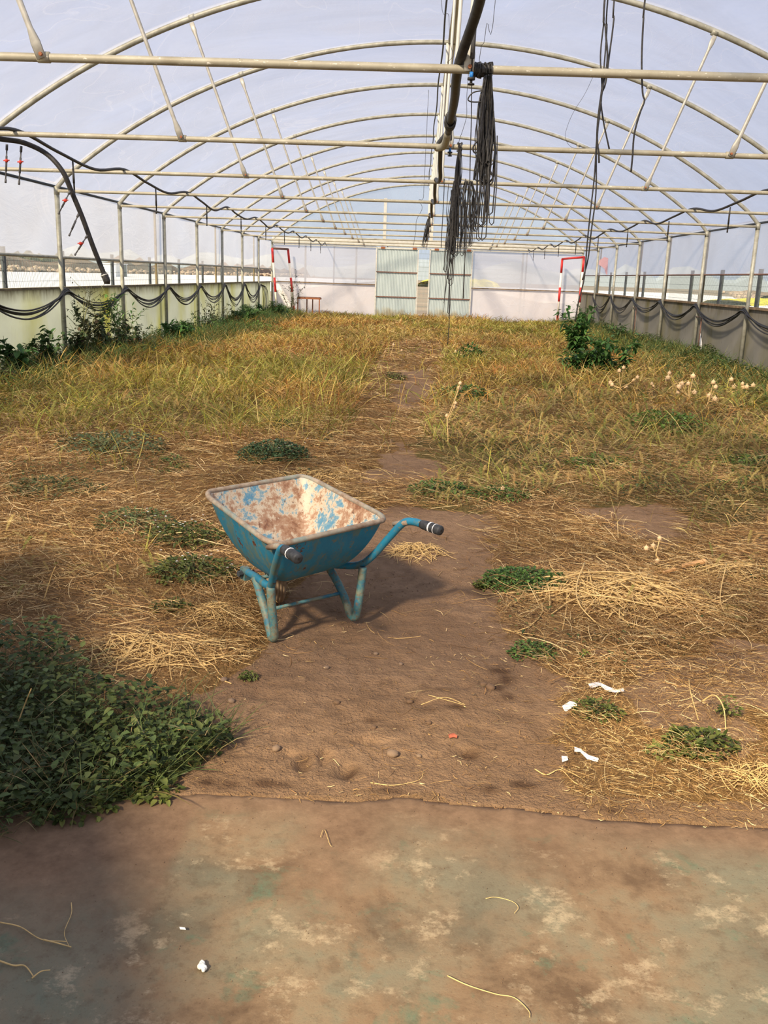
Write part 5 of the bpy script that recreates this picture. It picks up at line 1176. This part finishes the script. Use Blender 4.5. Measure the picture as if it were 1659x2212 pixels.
heap(1640, 1690, .22, .10, .03, 80, .08, .25, .0016, 'straw drift by the slab at the lower right', 6, False)
heap(60, 870, .7, .5, .10, 60, .3, .7, .0040, 'pale straw mound by the left wall weeds', 7)
heap(700, 1035, .6, .4, .03, 80, .2, .5, .0022, 'scattered long straw behind the wheelbarrow', 8, False)

# single stalks worth pointing at
def stalk(pts, r, label, m='dry_stalk', name='straw_stalk', heights=None, slab_=False):
    P = []
    for i, q in enumerate(pts):
        h_ = heights[i] if heights else 0
        g = G(q[0], q[1], h_); P.append((g[0], g[1], (max(h_, 0)+(.022 if slab_ else float(gz(g[0], g[1]))+r+.001))))
    return tag(MB().tube(spline(P, 5), list(np.linspace(r, r*.6, (len(P)-1)*5+1)), 6).build(name, M[m], None, True, loc=P[0]), label, 'straw')
stalk([(1270, 1292), (1330, 1300), (1400, 1315), (1480, 1322)], .0045, 'long straight pale stalk lying across the large straw heap', heights=[.12, .13, .11, .06])
stalk([(1262, 1225), (1246, 1265), (1250, 1310), (1290, 1350), (1330, 1370)], .004, 'thick stalk bent in an arc on the left of the large straw heap', heights=[.12, .1, .08, .04, .01])
stalk([(1488, 1467), (1492, 1500), (1508, 1560)], .0035, 'short pale stalk lying left of the bent stalk', heights=[.01, .02, 0])
stalk([(1515, 1520), (1542, 1508), (1562, 1540), (1568, 1605)], .0035, 'pale stalk bent in an angle on bare soil lower right', heights=[.03, .08, .05, 0])
stalk([(1555, 1265), (1568, 1225), (1555, 1300), (1580, 1350)][1:], .003, 'upright pale stalk leaning at the right of the heap', heights=[.12, .05, 0])
stalk([(975, 1954), (1048, 1956), (1070, 1953), (1105, 1962), (1118, 1975), (1110, 1988)][1:], .0012, 'small curled straw hook on the concrete slab', slab_=True)
stalk([(965, 2124), (1010, 2145), (1070, 2164), (1110, 2172), (1140, 2200), (1143, 2215)], .0016, 'long wavy straw on the slab at the bottom centre', slab_=True)
stalk([(0, 2008), (45, 2018), (90, 2045), (145, 2050)], .0018, 'straw on the slab at the left, long upper one', slab_=True)
stalk([(155, 1965), (155, 1990), (140, 2030), (150, 2060)], .0012, 'thin curved straw crossing the long one on the slab', slab_=True)
stalk([(95, 2046), (120, 2052), (155, 2062)], .0024, 'short fat straw piece by the crossing straws on the slab', slab_=True)
stalk([(0, 2092), (30, 2102), (55, 2103), (75, 2128)], .0024, 'dry curled leaf stalk at the lower left of the slab', slab_=True)
stalk([(70, 2130), (90, 2115), (110, 2112)], .002, 'small dry leaf end beside the curled leaf stalk', slab_=True)
stalk([(692, 1822), (700, 1805), (712, 1838), (718, 1842)], .001, 'tiny curled straw near the middle of the slab', slab_=True)
stalk([(1155, 1660), (1180, 1675), (1210, 1670), (1240, 1700), (1285, 1722)], .0022, 'long pale straw curving along the slab edge on the right')
stalk([(1175, 1395), (1185, 1440), (1220, 1465), (1275, 1470)], .0025, 'curved straw sweeping beside the path above the white scraps')
stalk([(1085, 1350), (1120, 1368), (1150, 1390), (1190, 1392)], .004, 'pair of thick pale stalks at the lower left of the heap')
stalk([(1105, 1362), (1180, 1378), (1250, 1402)], .003, 'thin long stalk under the pair beside the path')
stalk([(910, 1520), (960, 1510), (1005, 1522)], .002, 'small twist of straw in the middle of the bare path')
stalk([(925, 1505), (975, 1518), (1003, 1523)], .0016, 'second strand of the straw twist on the path')
stalk([(440, 1440), (470, 1465), (500, 1478)], .004, 'thick straw piece pointing at the bare soil left of centre')
stalk([(95, 1310), (110, 1260), (120, 1232)], .0035, 'upright yellow-green stem in the left straw', heights=[0, .12, .2], m='grassstem' if 'grassstem' in M else 'dry_stalk')
stalk([(28, 1600), (50, 1540), (68, 1495)], .003, 'bare grey twig standing in the dark green clump', heights=[.05, .14, .24])
stalk([(800, 1700), (850, 1705), (905, 1690), (915, 1670)], .0016, 'thin curved straw near the slab edge at centre')

# ------------------------------------------------------------------ litter, stones, scraps
def scrap(pts, label, m='white_plastic', h=.012, name='plastic_scrap', seed=0, cat='scrap', slab_=False):
    r_ = np.random.default_rng(seed); L = [G(*q) for q in pts[0]]; Rr = [G(*q) for q in pts[1]]; V = []; F = []; n = len(L)
    for i in range(n):
        for t in (0, .33, .66, 1):
            p = L[i]*(1-t)+Rr[i]*t; V.append((p[0], p[1], (float(gz(p[0], p[1])) if not slab_ else .018)+.006+h*r_.random()))
    k = len(V); V += [(x, y, z-.0015) for x, y, z in V]
    for i in range(n-1):
        for j in range(3): a = i*4+j; F.append((a, a+1, a+5, a+4)); F.append((k+a, k+a+4, k+a+5, k+a+1))
    return tag(MB().add(V, F).build(name, M[m], None, True, loc=V[0]), label, cat)
scrap([[(1270, 1488), (1292, 1484), (1310, 1494), (1330, 1502), (1346, 1497)], [(1275, 1496), (1295, 1494), (1308, 1503), (1326, 1507), (1348, 1501)]], 'longest torn white plastic scrap on the right soil')
scrap([[(1214, 1530), (1230, 1528), (1244, 1530)], [(1222, 1539), (1234, 1540), (1246, 1536)]], 'small white scrap left of the longest torn one')
scrap([[(1240, 1624), (1252, 1630), (1270, 1642), (1292, 1652)], [(1240, 1632), (1252, 1637), (1268, 1648), (1290, 1656)]], 'narrow white strip lying in the chaff lower right')
scrap([[(1212, 1646), (1224, 1648)], [(1214, 1655), (1226, 1655)]], 'tiny white flake beside the narrow white strip')
scrap([[(428, 2089), (436, 2088), (446, 2094)], [(428, 2096), (438, 2098), (450, 2104)]], 'dummy', 'cream', .012, slab_=True) if False else None
g = G(438, 2104); mb = MB()
for i in range(24): mb.sphere((g[0]+rng.normal()*.0018+(i/24-.5)*.010, g[1]+rng.normal()*.0018-(i/24-.5)*.024, .021+.003*rng.random()), .0045+.003*(1-abs(i/12-1)), 8, 6)
tag(mb.build('white_dropping', M['cream'], None, True, loc=(g[0], g[1], .02)), 'white dropping on the concrete slab lower left', 'dropping')
scrap([[(388, 2020), (400, 2022)], [(390, 2024), (402, 2026)]], 'tiny pale flake above the white dropping on the slab', slab_=True, h=.002)
scrap([[(968, 1588), (980, 1587), (988, 1592)], [(970, 1595), (980, 1594), (987, 1596)]], 'small red fragment on the bare path', 'red_leaf', .008, 'red_fragment', 2, 'fragment')
for (px, py, w_, l_, lab, rz) in [(1495, 1240, .09, .015, 'orange brown board piece in the straw on the right', .35), (1442, 1256, .05, .008, 'smaller orange chip left of the board piece', .5)]:
    g = G(px, py); o = MB().add([(-w_, -l_, 0), (w_*.9, -l_*1.3, 0), (w_, l_, 0), (-w_*.8, l_*.8, 0), (-w_, -l_, .012), (w_*.9, -l_*1.3, .014), (w_, l_, .012), (-w_*.8, l_*.8, .01)], [(0,3,2,1),(4,5,6,7),(0,1,5,4),(1,2,6,5),(2,3,7,6),(3,0,4,7)]).build('board_piece', M['bark'])
    o.location = (g[0], g[1], float(gz(g[0], g[1]))+.05); o.rotation_euler = (.15, -.12, rz); tag(o, lab, 'board')
def rock(r, seed):
    r_ = np.random.default_rng(seed); mb = MB().sphere((0, 0, 0), r, 9, 7, (1.2, 1, .7)); mb.v = [tuple(np.array(v)*(1+.28*(r_.random()-.5))) for v in mb.v]; return mb
rocks = [rock(1, 3).build('soil_clod', M['clod'], None, True), rock(1, 4).build('pebble', M['stone'], None, True)]
named = [(848, 1632, .019, 1, 'flattish stone right of the footprints'), (597, 1624, .015, 1, 'stone left of the footprints near the green mat'), (500, 1515, .013, 1, 'rounded stone beside the curled straw on the left soil'),
         (705, 1445, .012, 1, 'stone in the path just below the barrow'), (866, 1431, .010, 1, 'pale pebble on the path centre'), (812, 1410, .010, 1, 'angular tan pebble under the right barrow leg'),
         (808, 1571, .011, 0, 'soil clod above the footprints'), (885, 1513, .012, 0, 'dark clod left of the straw twist'), (927, 1563, .010, 0, 'tan clod below the straw twist'), (728, 1520, .013, 0, 'hollow dark clod in the middle of the path'),
         (1045, 1475, .014, 0, 'dark round clod by the moist patch'), (1060, 1482, .02, 0, 'low dark clod on the moist patch at right'), (905, 1633, .009, 1, 'pebble right of the flattish stone'), (484, 1470, .014, 1, 'pinkish stone at the end of the thick straw piece')]
for i, (px, py, r, kd, lab) in enumerate(named):
    o = rocks[kd] if not any('label' in q for q in [rocks[kd]]) else None
    if o is None: o = rocks[kd].copy(); COL.objects.link(o)
    g = G(px, py); o.location = (g[0], g[1], float(gz(g[0], g[1]))+r*.35); o.scale = (r, r, r); o.rotation_euler = (0, 0, i*1.3); tag(o, lab, 'stone' if kd else 'clod')
# loose crumbs of soil nobody could count
x = []; y = []
n = 11000; xx = -1.2+2.4*rng.random(n); yy_ = 2.35+3.2*rng.random(n)**1.2; k = inset(xx, yy_, PATH, .1) & (rng.random(n) < np.clip(1.6*vn(xx, yy_, 3.5)-.25, .05, 1)); xx, yy_ = xx[k], yy_[k]; mb = MB()
ico = rock(1, 9); iv = np.array(ico.v)
tv = np.array([(1, 0, 0), (0, 1, 0), (-1, 0, 0), (0, -1, 0), (0, 0, .8), (0, 0, -.8)]); tf = [(0, 1, 4), (1, 2, 4), (2, 3, 4), (3, 0, 4), (1, 0, 5), (2, 1, 5), (3, 2, 5), (0, 3, 5)]
for a, b in zip(xx, yy_):
    r = .0012+.0048*rng.random()**3; th = rng.random()*6; c_, s_ = math.cos(th), math.sin(th); q = tv*(1+.3*(rng.random((6, 1))-.5))*r
    mb.add(np.stack([q[:, 0]*c_-q[:, 1]*s_+a, q[:, 0]*s_+q[:, 1]*c_+b, q[:, 2]+float(gz(a, b))+r*.2], -1), tf)
tag(mb.build('soil_crumbs', M['clod'], None, True, loc=(0, 4, 0)), 'loose crumbs of dry soil sprinkled over the bare path', 'soil', kind='stuff')
# specks of dirt on the slab
mb = MB()
for i in range(900):
    a = -1.4+2.9*rng.random(); b = 1.4+1.3*rng.random(); r = .0007+.0013*rng.random()
    if b < edge_y(a): mb.add(tv*r+np.array((a, b, .0165)), tf)
tag(mb.build('grit', M['clod'], None, True, loc=(0, 2, 0)), 'fine grit scattered on the concrete slab', 'grit', kind='stuff')
